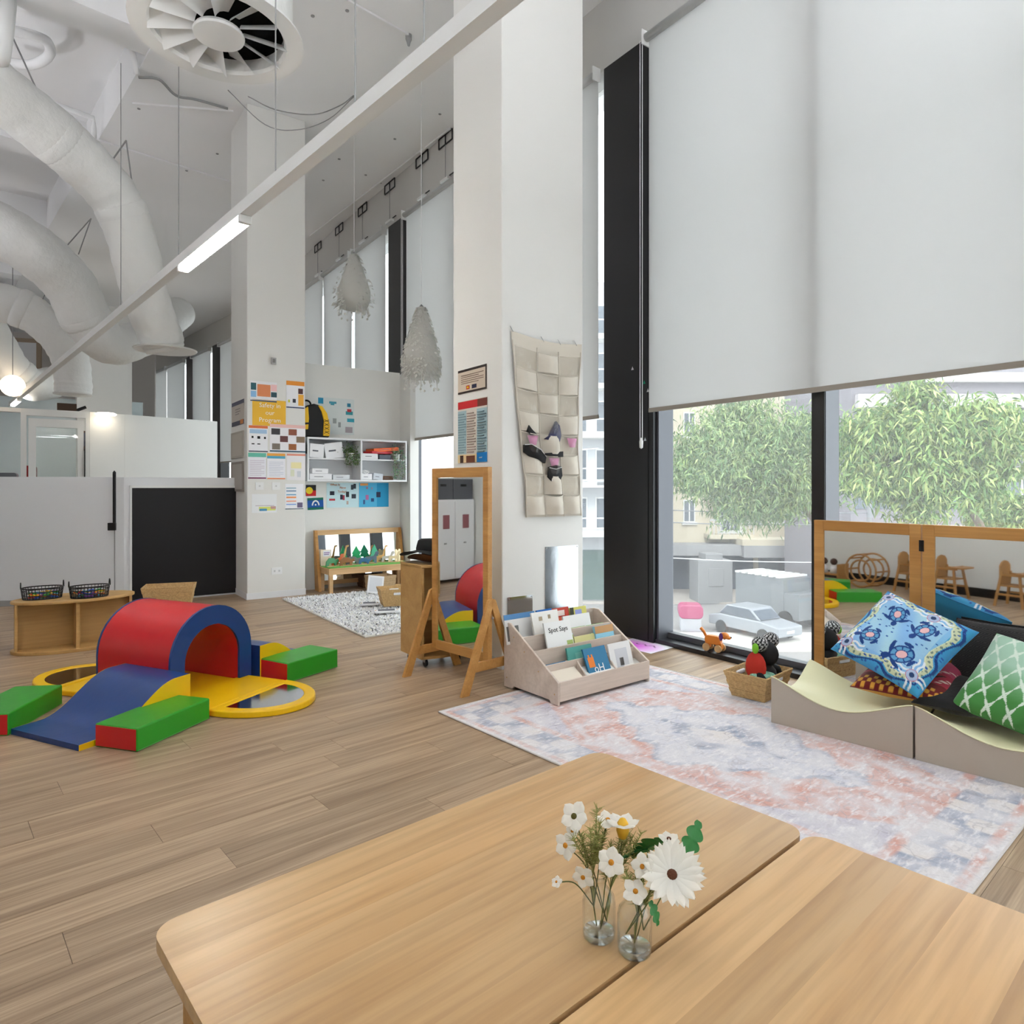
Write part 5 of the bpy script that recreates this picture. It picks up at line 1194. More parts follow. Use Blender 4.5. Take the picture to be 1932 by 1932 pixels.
MB().lathe([(1e-6, -.03), (.05, -.02), (.06, .03), (.05, .08), (.03, .105), (1e-6, .11)], 18, (-.01, .0, .0)).build('body', BLACKC, dl_, smooth=True)
for x in (-1, 1): MB().tube(spline([(x * .045, 0, .085), (x * .09, -.02, .06), (x * .1, -.06, .03)], 5), [.02] * 10 + [.015], 10).build('arm', BLACKC, dl_, smooth=True)
MB().ball((-.075, .01, .1), (.022, .05, .07), 16).build('red_scarf', P('red_cotton', (196, 50, 36), .85), dl_, smooth=True)
MB().ball((-.1, .0, .19), (.012, .016, .024), 12).build('green_bow', P('lime_cotton', (130, 200, 50), .8), dl_, smooth=True)
tag(MB().ball((0, 0, 0), (.075, .06, .03), 24).build('mint_cloth', P('mint_knit', (150, 206, 180), .9, bump=(60, .9, .03)), smooth=True, loc=(bkc.x - .02 + .03, bkc.y - .07 + .03, .13)), 'crumpled mint green cloth in the seagrass basket beside the doll', 'cloth')
dg = wpos(s_win(1345, -.05), .036, -.06); ORG = P('orange_lacquer', (226, 132, 38), .35, coat=.3)
d_ = thing('toy_dog', 'orange wooden pull-along dog on wheels on the window sill', 'toy', dg, wang + 180 + 10)
MB().prism(rrect(-.065, .05, .06, .115, .028, 6), -.022, .022, 'y').build('body', ORG, d_, bevel=.006)
MB().ball((.085, 0, .125), (.036, .024, .026), 16).build('head', ORG, d_, smooth=True); MB().ball((.115, 0, .115), (.022, .016, .014), 14).build('muzzle', ORG, d_, smooth=True); MB().ball((.136, 0, .119), .006, 10).build('nose', BLACKM, d_, smooth=True)
for s_ in (-1, 1):
    MB().ball((.07, s_ * .026, .118), (.016, .006, .03), 12).build('ear', P('violet_felt', (96, 50, 120), .8) if 'violet_felt' not in MATS else MATS['violet_felt'], d_, smooth=True)
    for x in (-.045, .05): MB().lathe([(.026, -.006), (.028, -.004), (.028, .004), (.026, .006)], 20, M=Matrix.Translation((x, s_ * .032, .028)) @ Matrix.Rotation(R(90), 4, 'X')).build('wheel', PINE, d_)
for x in (-.045, .05): MB().box(x - .018, -.018, .02, x + .018, .018, .07).build('leg', ORG, d_, bevel=.005)
MB().tube([(-.062, 0, .1), (-.08, 0, .13), (-.105, 0, .155)], [.01, .011, .013], 10).build('tail', ORG, d_, smooth=True)
def pcol(u, v):
    d = math.hypot(u - .35, v - .35); 
    if abs(v - .62 - .06 * math.sin(u * 30)) < .022 and .3 < u < .8: return (90, 20, 90)
    k = max(0, 1 - d * 1.4); return (int(245 - 10 * k), int(245 - 150 * k), int(248 - 20 * k))
pc = fl(1218, 1222); m = MB(); m.grid(lambda u, v: Vector(((u - .5) * .42, (v - .5) * .3, .001 + .004 * u * v)), 50, 40, colfn=pcol)
tag(m.build('painted_sheet', PRINT, loc=(pc.x - .02, pc.y + .06, .001), rotz=wang + 185), 'white sheet with bright magenta paint on the floor below the dark window column', 'paper')

# ---------------------------------------------------------------- alcove: wall shelf, backpack, sheets
SD_ = .27; FS = Face(o0 - U * SD_, V, -U)
sA, zT = FS.at(580, 824); sB, _ = FS.at(768, 832); _, zB = FS.at(580, 908); sM = FS.s_of(682); zM = FS.at(640, 866)[1]
t = thing('wall_shelf', 'white four-compartment wall shelf in the alcove', 'shelf', FS.pos(0, 0), AV); D_ = SD_ - .004
for a in ((sA, 0, zT - .02, sB, D_, zT), (sA, 0, zB, sB, D_, zB + .02)): MB().box(*a).build('panel', WHITE, t)
for x in (sA, sM - .01, sB - .02): MB().box(x, 0, zB + .02, x + .02, D_, zT - .02).build('upright', WHITE, t)
for a, b in ((sA + .02, sM - .01), (sM + .01, sB - .02)): MB().box(a, .01, zM - .008, b, D_, zM + .008).build('shelf_board', WHITE, t)
MB().box(sA + .02, D_ - .008, zB + .02, sB - .02, D_, zT - .02).build('back_panel', GREYW, t)
def fsl(px, y=.1, z=0): q = FS.pos(FS.s_of(px), z, -y); return q
def lowbox(name, label, cat, px0, px1, z, h, mat, dep=.16, y=.03, tilt=0, yaw=0, parts=None):
    a, b = FS.s_of(px0), FS.s_of(px1); t = thing(name, label, cat, FS.pos((a + b) / 2, z, -y), AV); w = b - a
    t.rotation_euler = (0, R(tilt), R(AV + yaw))
    MB().box(-w / 2, 0, 0, w / 2, dep, h).build('case', mat, t, bevel=.003, seg=1)
    MB().box(-w * .3, -.0008, h * .45, w * .1, 0, h * .55).build('label_strip', GREYM, t); return t
zu, zl = zM + .009, zB + .021
lowbox('box_file', 'white magazine file at the left of the upper left compartment', 'file', 585, 612, zu, .165, PAPER, tilt=4)
lowbox('box_file', 'white magazine file leaning in the middle of the upper left compartment', 'file', 618, 652, zu, .19, PAPER, tilt=-8, y=.05)
lowbox('paper_stack', 'stack of white papers low in the lower left compartment', 'papers', 586, 628, zl, .07, PAPER, .2)
lowbox('paper_stack', 'stack of white papers lying on top of the lower left stack', 'papers', 590, 622, zl + .071, .06, PAPER, .18, yaw=8)
lowbox('storage_tray', 'flat pale tray at the right of the lower left compartment', 'tray', 630, 662, zl, .06, P('pale_tray', (214, 218, 222), .5), .18)
lowbox('storage_box', 'white box under the red folders in the upper right compartment', 'box', 685, 715, zu, .07, PAPER, .2)
lowbox('folder', 'red folder lying on the white box in the upper right compartment', 'folder', 702, 745, zu + .071, .03, P('folder_red', (196, 34, 48), .5), .2, yaw=10)
lowbox('folder', 'orange folder on top of the red one in the upper right compartment', 'folder', 706, 756, zu + .102, .045, P('folder_orange', (232, 96, 34), .5), .2, tilt=-5, yaw=6)
lowbox('storage_box', 'dark boxes behind the right trailing plant', 'box', 718, 740, zu, .06, P('slate_box', (86, 92, 104), .5), .16)
lowbox('storage_box', 'white box full of cables in the lower right compartment', 'box', 684, 704, zl, .075, PAPER, .2)
lowbox('paper_stack', 'grey-white bundle of papers in the lower right compartment', 'papers', 706, 724, zl, .08, P('bundle', (206, 212, 220), .6), .18, tilt=6)
lowbox('wooden_box', 'small brown wooden box in the lower right compartment', 'box', 724, 744, zl, .05, LEATHER, .15)
cbl = MB(); rgc = random.Random(3)
for k in range(6): cbl.tube([( .05 * math.cos(q) + rgc.uniform(-.01, .01), .05 * math.sin(q), .015 * k * .4 + .01 * math.sin(3 * q + k)) for q in [2 * math.pi * i / 16 for i in range(16)]], .006, 5, closed=True)
tag(cbl.build('cable_coil', WHITECORD, loc=FS.pos(FS.s_of(694), zl + .08, -.12), smooth=True), 'coil of white cable on the white box in the lower right compartment', 'cable')
def trailing(label, px, z, drop, col, seedv, n=700):
    c = FS.pos(FS.s_of(px), z, -.06); t = thing('trailing_plant', label, 'plant', c, AV); rg = random.Random(seedv)
    MB().lathe([(1e-6, 0), (.035, 0), (.045, .07), (.04, .07), (.03, .01), (1e-6, .01)], 18).build('pot', WHITE, t)
    m = MB()
    for k in range(n):
        if k < n * .5: p = Vector((rg.gauss(0, .05), rg.gauss(0, .03), .07 + abs(rg.gauss(0, .045))))
        else:
            x = rg.choice([-.07, -.045, -.02, .02, .05, .075]); p = Vector((x + rg.gauss(0, .008), -.07 + rg.gauss(0, .008), .06 - drop * rg.random()))
        d = Vector((rg.gauss(0, 1), rg.gauss(0, 1), rg.gauss(-.2, .6))).normalized() * .022; s_ = d.cross(Vector((rg.gauss(0, 1), rg.gauss(0, 1), rg.gauss(0, 1)))).normalized() * .006
        c_ = tuple(int(q * rg.uniform(.75, 1.2)) for q in col); m.add([p, p + d * .5 + s_, p + d, p + d * .5 - s_], [(0, 1, 2, 3)], tuple(min(255, q) for q in c_))
    f_ = m.build('foliage', VCOL('foliage_%d' % seedv, .6), t); f_['kind'] = 'stuff'
    st = MB()
    for x in (-.07, -.045, -.02, .02, .05, .075): st.tube(spline([(x * .4, 0, .07), (x, -.06, .08), (x, -.075, .0), (x, -.075, -drop * .8)], 4), .0015, 4)
    st.build('vines', STEMM, t)
trailing('dark green trailing plant in the upper left compartment', 664, zu, .14, (92, 120, 66), 21); trailing('pale sage trailing plant hanging from the upper right compartment', 752, zu, .3, (140, 168, 140), 22)
# backpack on the shelf
bc = FS.pos(FS.s_of(600), zT + .002, -.13); t = thing('backpack', 'yellow and black backpack standing on top of the wall shelf', 'backpack', bc, AV)
YB = P('backpack_yellow', (238, 188, 30), .6, bump=(60, .3)); BB = P('backpack_black', (16, 16, 18), .7)
def shell(w, h, d, y0, sx=0): return [(-w / 2 + sx, 0), (w / 2 + sx, 0), (w / 2 + sx + .005, h * .35), (w * .38 + sx, h * .75), (w * .18 + sx, h * .96), (-.02 + sx, h), (-w * .3 + sx, h * .94), (-w * .46 + sx, h * .7), (-w / 2 - .005 + sx, h * .3)]
MB().prism(shell(.33, .40, 0, 0), -.07, .08, 'y').build('main_bag', BB, t, bevel=.025, seg=3)
MB().prism([(.08, .02), (.16, .02), (.165, .15), (.13, .29), (.07, .375), (.02, .38), (.06, .31), (.09, .2)], -.086, -.06, 'y').build('side_panel', YB, t, bevel=.008)
MB().prism([(-.16, .09), (-.1, .09), (-.09, .22), (-.1, .36), (-.14, .33), (-.165, .2)], -.086, -.06, 'y').build('side_panel', YB, t, bevel=.008)
MB().prism([(-.16, .14), (-.09, .15), (-.09, .17), (-.16, .165)], -.092, -.08, 'y').build('strap', BB, t)
m = MB(); 
for k in range(4): m.tube([(.09 + .0, -.088, .05 + k * .045), (.15, -.088, .08 + k * .045)], .003, 5); m.tube([(.15, -.088, .05 + k * .045), (.095, -.088, .08 + k * .045)], .003, 5)
m.build('bungee_cord', BB, t)
MB().tube([(-.1 + .05 * math.cos(q), -.02, .39 + .045 * math.sin(q)) for q in [math.pi * i / 10 for i in range(11)]], .011, 8).build('grab_handle', BB, t, smooth=True)
MB().tube(spline([(-.14, -.075, .03), (-.15, -.1, -.02), (-.148, -.145, -.1), (-.145, -.15, -.2)], 5), .01, 6).build('loose_strap', BB, t, smooth=True)
poster(FA, 'pale sheet with small blue sea-life drawings on the alcove wall behind the backpack', 600, 754, 668, 818, (214, 220, 218), [(.0, .82, .14, .98, (40, 140, 180)), (.3, .84, .5, .9, (70, 150, 170)), (.34, .8, .44, .84, (70, 150, 170)), (.8, .78, .9, .88, (50, 130, 160)), (.76, .56, .96, .66, (60, 150, 160)), (.8, .64, .92, .72, (200, 60, 70)), (.8, .36, 1, .46, (60, 160, 180)), (.4, .3, .5, .44, (160, 165, 165)), (.55, .2, .62, .34, (150, 155, 155)), (.75, .06, .95, .22, (170, 160, 165))])
poster(FA, 'small black, red and yellow flag print on the alcove wall', 577, 915, 596, 936, (26, 26, 26), [(0, 0, 1, .5, (204, 36, 36))], [], 'flag', 'flag_print')
fo_ = FA.at(583, 925); MB_ = MB().lathe([(.045, 0), (.045, .001), (1e-6, .001)], 24, M=Matrix.Translation(FA.pos(FA.s_of(584), FA.at(584, 925)[1], .0045)) @ Matrix.Rotation(R(AV), 4, 'Z') @ Matrix.Rotation(R(90), 4, 'X'))
fp_ = [o for o in bpy.data.objects if o.name == 'flag_print'][0]
dsc = MB().lathe([(.042, 0), (.042, .0012), (1e-6, .0012)], 24, M=Matrix.Translation((-.02, -.0024, 0)) @ Matrix.Rotation(R(90), 4, 'X')).build('yellow_disc', P('flag_yellow', (246, 212, 30), .6), fp_)
fg = poster(FA, 'small green and blue flag print with a white emblem below the other flag', 580, 939, 610, 962, (22, 84, 160), [(0, .82, 1, 1, (24, 110, 90)), (0, 0, 1, .18, (24, 110, 90)), (0, .18, 1, .2, K_), (0, .8, 1, .82, K_)], [], 'flag', 'flag_print', tilt=-2)
MB().tube([(.05 * math.cos(q) * .8, -.003, -.02 + .055 * math.sin(q)) for q in [math.pi * i / 12 for i in range(13)]], .009, 6).build('emblem', P('emblem_white', (240, 240, 240), .6), fg); MB().lathe([(.012, 0), (.012, .002), (1e-6, .002)], 5, M=Matrix.Translation((0, -.002, -.012)) @ Matrix.Rotation(R(90), 4, 'X')).build('star', MATS['emblem_white'], fg)
poster(FA, 'pale blue poster of children and a What is New Today heading under the shelf', 616, 911, 676, 958, (200, 226, 232), [(.1, .5, .24, .66, (40, 44, 60)), (.08, .28, .26, .36, (190, 60, 70)), (.42, .32, .5, .52, (30, 34, 54)), (.5, .3, .56, .5, (160, 50, 70)), (.6, .42, .7, .64, (40, 44, 50)), (.76, .72, .84, .92, (50, 60, 70)), (.84, .76, .92, .96, (40, 50, 60)), (.78, .36, .92, .54, (50, 56, 70)), (.62, .12, .68, .26, (190, 170, 160))], [('What Is', .13, .26, .92, (200, 110, 40)), ('New', .13, .5, .8, (200, 110, 40)), ('Today?', .13, .48, .64, (200, 110, 40))])
poster(FA, 'bright blue poster with small figures beside the pale blue one', 677, 911, 733, 957, (80, 176, 216), [(.6, 0, 1, 1, (40, 152, 200)), (.04, .88, .3, .98, (224, 150, 80)), (.22, .3, .32, .5, (180, 110, 160)), (.4, .22, .5, .36, (40, 80, 130)), (.58, .4, .72, .62, (40, 50, 80)), (.14, .12, .2, .3, (60, 90, 140)), (.24, .74, .3, .84, (160, 120, 140)), (.4, .72, .46, .82, (140, 150, 180))])

# ---------------------------------------------------------------- mirror bench with wooden animals
bq = fl(616, 1119) - U.to_3d() * .1; t = thing('mirror_bench', 'low wooden bench with a framed mirror back in the alcove', 'bench', (bq.x, bq.y, 0), AV); BL, BY, BZ = 1.05, .33, .295
for x, y in ((0, 0), (BL - .05, 0), (0, BY - .04), (BL - .05, BY - .04)): MB().box(x, y, 0, x + .045, y + .045, BZ - .02).build('leg', PINE, t, bevel=.003)
MB().box(-.006, -.006, BZ - .075, BL, .016, BZ - .018).build('apron', PINE, t); MB().box(-.006, .016, BZ - .075, .016, BY, BZ - .018).build('apron', PINE, t); MB().box(BL - .02, .016, BZ - .075, BL, BY, BZ - .018).build('apron', PINE, t)
MB().box(-.012, -.012, BZ - .018, BL + .006, BY, BZ).build('seat', PINE, t, bevel=.003)
for x in (-.045, BL + .01): MB().prism([(BY - .1, 0), (BY + .04, 0), (BY + .1, .72), (BY + .045, .72)], x, x + .035, 'x').build('end_post', BEECH, t, bevel=.003)
MB().box(-.01, BY + .055, .66, BL + .01, BY + .085, .72).build('top_rail', PINE, t, bevel=.002); MB().box(-.01, BY + .02, .06, BL + .01, BY + .045, .11).build('lower_rail', PINE, t)
M_ = Matrix.Translation((0, BY + .04, .11)) @ Matrix.Rotation(R(-4), 4, 'X'); MB().box(-.01, 0, 0, BL + .01, .006, .56, None, M_).build('mirror_glass', MIRROR, t)
bM = Matrix.Translation((bq.x, bq.y, 0)) @ Matrix.Rotation(R(AV), 4, 'Z')
tag(MB().prism(rrect(-.005, -.005, BL, BY - .03, .01), 0, .01).build('felt_mat', P('green_felt', (110, 176, 84), .9), loc=bM @ Vector((0, 0, BZ + .001)), rotz=AV), 'light green felt mat lying on the mirror bench', 'mat')
def animal(label, x, y, kind, col, sc=1.0, yaw=0):
    sc *= 1.2; col = tuple(min(255, int(q * 1.15)) for q in col)
    t = thing('wooden_animal', label, 'toy animal', bM @ Vector((x, y, BZ + .012)), AV + yaw, 'wooden animals on the bench')
    shp = {'long': [(-.06, 0), (-.05, .06), (.03, .07), (.045, .11), (.07, .115), (.075, .09), (.055, .07), (.055, 0), (.035, 0), (.03, .035), (-.03, .035), (-.035, 0)],
           'giraffe': [(-.05, 0), (-.045, .07), (.02, .085), (.05, .19), (.08, .195), (.08, .18), (.06, .175), (.04, .07), (.045, 0), (.03, 0), (.025, .045), (-.025, .045), (-.03, 0)],
           'hump': [(-.07, 0), (-.065, .05), (-.03, .085), (.02, .08), (.05, .06), (.075, .07), (.085, .05), (.06, .03), (.055, 0), (.035, 0), (.03, .03), (-.03, .03), (-.04, 0)],
           'tree': [(-.012, 0), (-.012, .05), (-.05, .05), (-.03, .09), (-.04, .095), (0, .17), (.04, .095), (.03, .09), (.05, .05), (.012, .05), (.012, 0)],
           'frame': [(-.03, 0), (-.035, .11), (-.02, .12), (0, .1), (.02, .12), (.035, .11), (.03, 0), (.015, 0), (.01, .06), (-.01, .06), (-.015, 0)]}[kind]
    MB().prism([(a * sc, b * sc) for a, b in shp], -.007, .007, 'y', col).build('figure', PLASTIC, t, bevel=.0015, seg=1)
    MB().box(-.06 * sc, -.018, -.001, .06 * sc, .018, .006).build('foot_board', PINE, t)
tn = (206, 160, 104)
for a in (('dark green wooden crocodile-like figure at the left end of the bench', .07, .12, 'hump', (60, 120, 80)), ('orange-red wooden animal second from the left on the bench', .15, .16, 'long', (190, 96, 50)), ('tall wooden giraffe figure on the bench', .22, .2, 'giraffe', (176, 140, 80), 1.0), ('brown wooden animal in front of the giraffe', .24, .09, 'hump', (140, 96, 60)), ('grey wooden rhinoceros-like figure on the bench', .34, .14, 'hump', (110, 112, 110)),
          ('green wooden tree figure with a tall point on the bench', .40, .18, 'tree', (40, 160, 100), 1.1), ('small blue wooden figure on the bench', .47, .1, 'hump', (60, 110, 150), .8), ('blue-grey wooden elephant figure on the bench', .57, .14, 'long', (96, 112, 128), 1.1), ('green leafy wooden tree figure near the middle of the bench', .66, .24, 'tree', (30, 150, 110), 1.1), ('tan wooden giraffe figure right of the middle of the bench', .73, .2, 'giraffe', tn, .9),
          ('striped white and black wooden zebra figure on the bench', .80, .16, 'long', (190, 184, 176)), ('cream wooden cow figure right of the zebra', .87, .12, 'long', (224, 200, 164)), ('pale wooden gate figure at the right end of the bench', .94, .16, 'frame', (226, 204, 170), 1.1)): animal(*a, yaw=random.uniform(-25, 25))
q = bM @ Vector((.03, .24, BZ + .011)); t = thing('name_card', 'cream card with purple writing propped at the left end of the bench', 'card', q, AV); MB().box(-.05, 0, 0, .08, .003, .19, (236, 220, 196)).build('card', PRINT, t); MB().box(-.02, -.001, .11, .07, 0, .18, (236, 236, 240)).build('white_panel', PRINT, t); MB().box(-.01, -.002, .15, .06, -.001, .158, (110, 60, 140)).build('text_line', PRINT, t); MB().box(-.01, -.002, .13, .05, -.001, .138, (110, 60, 140)).build('text_line', PRINT, t)

# ---------------------------------------------------------------- shaggy rug, trays, baskets in the alcove
ra0 = fl(533, 1132); ra1 = fl(689, 1204); sl_ = (ra1 - ra0).length; sw_ = 1.75
t = thing('shag_rug', 'thick grey and white shaggy rug in front of the mirror bench', 'rug', (ra0.x, ra0.y, 0), math.degrees(math.atan2(ra1.y - ra0.y, ra1.x - ra0.x)))
MB().box(0, 0, .001, sl_, sw_, .012).build('backing', P('shag_backing', (224, 222, 214), .95), t)
m = MB(); rg = random.Random(9)
for k in range(13000):
    x, y = rg.uniform(.005, sl_ - .005), rg.uniform(.005, sw_ - .005); h = rg.uniform(.018, .036); a = rg.uniform(0, 6.28); dx, dy = math.cos(a) * .011, math.sin(a) * .011; lx, ly = rg.uniform(-.02, .02), rg.uniform(-.02, .02)
    c_ = rg.choice([(250, 250, 251)] * 12 + [(228, 229, 233)] * 5 + [(110, 112, 118)] + [(186, 188, 194)])
    m.add([(x - dx, y - dy, .011), (x + dx, y + dy, .011), (x + lx, y + ly, h)], [(0, 1, 2)], c_)
f_ = m.build('pile', VCOL('shag_pile', .95), t); f_['kind'] = 'stuff'
def rp(px, py): return fl(px, py, .035)
def tray(label, px, py, ang, w=.2):
    q = rp(px, py); t = thing('white_tray', label, 'toy', q, ang); MB().prism(rrect(-w / 2, -.05, w / 2, .05, .02), 0, .02).build('tray', WHITE, t, bevel=.004); MB().box(-w * .33, -.03, .0202, w * .33, .03, .024).build('slate', P('slate_grey', (84, 88, 100), .5) if 'slate_grey' not in MATS else MATS['slate_grey'], t)
    for s_ in (-1, 1): MB().lathe([(.008, 0), (.008, .003), (1e-6, .003)], 12, (s_ * w * .43, 0, .02)).build('button', PINE, t)
tray('white toy tray with a dark slate farther back on the shaggy rug', 697, 1141, 12, .19); tray('white toy tray with a dark slate nearer on the shaggy rug', 729, 1155, 14, .24)
q = rp(738, 1143); woven('brown seagrass basket on the shaggy rug beside the small cabinet', (q.x + .03, q.y + .12, .03), 20, .36, .28, .17, .8)
q = rp(716, 1110); woven('pale wicker basket under the mirror bench', (q.x, q.y + .05, .012), AV, .30, .24, .17, .92, WICKER, handle=False)
q = rp(690, 1106); woven('dark brown wicker basket behind the pale one under the mirror bench', (q.x + .02, q.y + .22, .003), AV, .30, .2, .15, .92, WEAVE('dark_wicker', (120, 84, 54), (70, 46, 28), 90), handle=False)
q = fl(721, 1120, .04); t = thing('picture_card', 'white picture card leaning on the brown seagrass basket', 'card', (q.x - .06, q.y + .03, .035), 20); t.rotation_euler = (R(-14), R(8), R(20)); MB().box(-.12, -.003, 0, .06, 0, .2).build('card', PAPER, t); MB().box(-.1, -.004, .02, .04, -.003, .18, (220, 222, 226)).build('picture', PRINT, t)
q = fl(752, 1108, .1); tag(MB().prism([(-.06, 0), (.06, 0), (.06, .05), (.03, .05), (.03, .09), (-.03, .09), (-.03, .05), (-.06, .05)], -.04, .04, 'y').build('wooden_toy', MAPLE, loc=(q.x - .02, q.y + .05, .036), rotz=10, bevel=.004), 'stepped wooden toy block half hidden by the small cabinet', 'toy')

# ---------------------------------------------------------------- hanging paper shades
SHADE = SHEER('paper_petals', (228, 227, 222), .35)
def shade(label, px, ycord, ytop, ybot, wpx, Y, seedv, ragged=False):
    top = pt(px, ytop, Y); h = (ybot - ytop) / F * Y; r_ = wpx / F * Y / 2; rg = random.Random(seedv)
    t = thing('paper_mobile', label, 'hanging shade', top); pr = [(.012, 0), (.04, -.02), (.3 * r_ + .02, -.15 * h), (.66 * r_, -.36 * h), (.92 * r_, -.58 * h), (.92 * r_, -.72 * h), (.72 * r_, -.85 * h)]
    MB().tube([(0, 0, 0), (0, 0, CEIL - top.z)], .004, 6).build('cord', WHITECORD, t)
    MB().lathe([(.004, .02), (.02, .0), (.016, -.02), (1e-6, -.025)], 12).build('knot', CORD, t)
    MB().lathe(pr, 28).build('net_body', SHEER('net_%d' % seedv, (226, 225, 220), .4), t, smooth=True)
    m = MB()
    for k in range(900 if not ragged else 700):
        f = rg.random() ** .7; i = min(len(pr) - 2, int(f * (len(pr) - 1))); g = f * (len(pr) - 1) - i
        rr = pr[i][0] + (pr[i + 1][0] - pr[i][0]) * g; z = pr[i][1] + (pr[i + 1][1] - pr[i][1]) * g; a = rg.uniform(0, 6.28)
        if ragged: rr *= rg.uniform(.6, 1.25)
        p = Vector((rr * math.cos(a), rr * math.sin(a), z)); out = Vector((math.cos(a), math.sin(a), rg.uniform(-.7, .3))).normalized(); L = rg.uniform(.025, .045) * (1.5 if f > .85 else 1); s_ = out.cross(Vector((rg.gauss(0, .4), rg.gauss(0, .4), 1))).normalized() * rg.uniform(.01, .02)
        if ragged and math.sin(3 * a) > .6 and f > .55: continue
        m.add([p, p + out * L * .5 + s_ + Vector((0, 0, -L * .25)), p + out * L * .8 + Vector((0, 0, -L * .6)), p + out * L * .5 - s_ + Vector((0, 0, -L * .25))], [(0, 1, 2, 3)])
    f_ = m.build('paper_petals', SHADE, t); f_['kind'] = 'stuff'
    m = MB()
    for k in range(14):
        a = 2 * math.pi * k / 14 + rg.uniform(-.2, .2); m.tube([(.8 * r_ * math.cos(a), .8 * r_ * math.sin(a), -.84 * h), (.85 * r_ * math.cos(a), .85 * r_ * math.sin(a), -.84 * h - rg.uniform(.04, .16) * h)], .004, 5); m.ball((.85 * r_ * math.cos(a), .85 * r_ * math.sin(a), -h * rg.uniform(.93, 1.0)), .014, 8)
    m.build('fringe', SHADE, t)
shade('nearer hanging white paper shade between the pillars', 795, 165, 578, 738, 74, 6.9, 31); shade('farther hanging white paper shade, more ragged, above the dividing wall', 668, 190, 478, 600, 66, 7.92, 32, True)

# ---------------------------------------------------------------- beyond the partition
wl = pt(200, 781, 13.45); t = thing('wall_lamp', 'small lit round wall lamp on the white wall of the room beyond', 'lamp', wl, 45); MB().lathe([(.0, .02), (.15, .02), (.19, -.01), (.16, -.03), (0, -.04)], 20).build('shade', P('wall_lamp_lit', (255, 250, 240), .5, emit=(255, 240, 215, 5)), t); MB().box(-.05, .0, -.02, .05, .22, .02).build('arm', WHITEM, t)
gl_ = pt(24, 728, 12.6); t = thing('globe_lamp', 'glowing warm globe lamp at the far left under the ducts', 'lamp', gl_); MB().ball((0, 0, 0), .2, 20).build('globe', P('globe_lit', (255, 244, 225), .5, emit=(255, 232, 200, 2.2)), t, smooth=True); MB().tube([(0, 0, .2), (0, 0, 5.95 - gl_.z)], .008, 6).build('cord', CORD, t)
wtp = r4 + (r3 - r4) * .5; wta = math.degrees(math.atan2((r3 - r4).y, (r3 - r4).x)); t = thing('servery_counter', 'pale counter behind the servery opening at the far left', 'counter', (wtp.x, wtp.y, 0), wta); MB().box(-.7, .12, 1.15, .7, 1.2, 1.195).build('worktop', WHITE, t); MB().box(-.68, .15, 0, .68, 1.15, 1.15).build('carcass', WHITE, t)
for nm, lb, ct, px, py0, py1, w, col in (('appliance', 'grey box-shaped appliance on the servery counter at the far left', 'appliance', 8, 873, 899, .42, (96, 100, 106)), ('red_bag', 'dark red bag on the servery counter behind the grey appliance', 'bag', 20, 855, 876, .24, (150, 20, 26))):
    a = pt(px, py1, 13.0); b = pt(px, py0, 13.0); t = thing(nm, lb, ct, (a.x, a.y + (.5 if nm == 'red_bag' else 0), 1.2), 30)
    MB().prism(rrect(-w / 2, 0, w / 2, b.z - a.z + (.05 if nm == 'appliance' else .25), .05), -.15, .15, 'y', col).build('case', PLASTIC, t, bevel=.01); MB().box(-w * .3, -.153, .05, w * .3, -.15, .12, (60, 62, 66)).build('panel', PLASTIC, t)
q = Vector((-9.35, 13.9)); t = thing('green_soft_toy', 'bright green toy hanging behind the glazed door', 'toy', (q.x + .60, q.y + .14, 1.33), 30); GT = P('toy_green', (90, 196, 96), .8); MB().ball((0, 0, .1), (.09, .07, .1), 14).build('body', GT, t, smooth=True); MB().ball((.02, 0, .28), (.06, .05, .09), 14).build('head', GT, t, smooth=True)
t = thing('tall_cabinet', 'dark grey cabinet seen through the glazed door', 'cabinet', (q.x + .72, q.y + .28, 0), 30); MB().box(-.25, 0, 0, .35, .3, 1.9).build('case', P('dark_cab', (92, 92, 100), .5), t); MB().box(-.19, -.012, .05, .34, 0, 1.85).build('door', MATS['dark_cab'], t)
t = thing('hung_frame', 'dark picture frame hanging inside the door glass', 'picture', (q.x + .45, q.y + .3, 2.0), 30); MB().box(-.2, 0, 0, .25, .03, .42, (96, 74, 60)).build('frame', PRINT, t); MB().box(-.15, -.004, .1, .2, 0, .38, (86, 90, 104)).build('picture', PRINT, t)
q = pt(122, 768, 13.2); t = thing('open_crate', 'dark crate of odds and ends on top of the glazed door wall', 'crate', (q.x, q.y + .1, 2.742), 35); MB().box(-.18, -.1, 0, .14, .1, .14).build('crate', P('crate_brown', (66, 48, 34), .8), t); MB().tube([(.14, 0, .02), (.3, 0, .1)], .03, 8).build('roll', BLACKM, t)

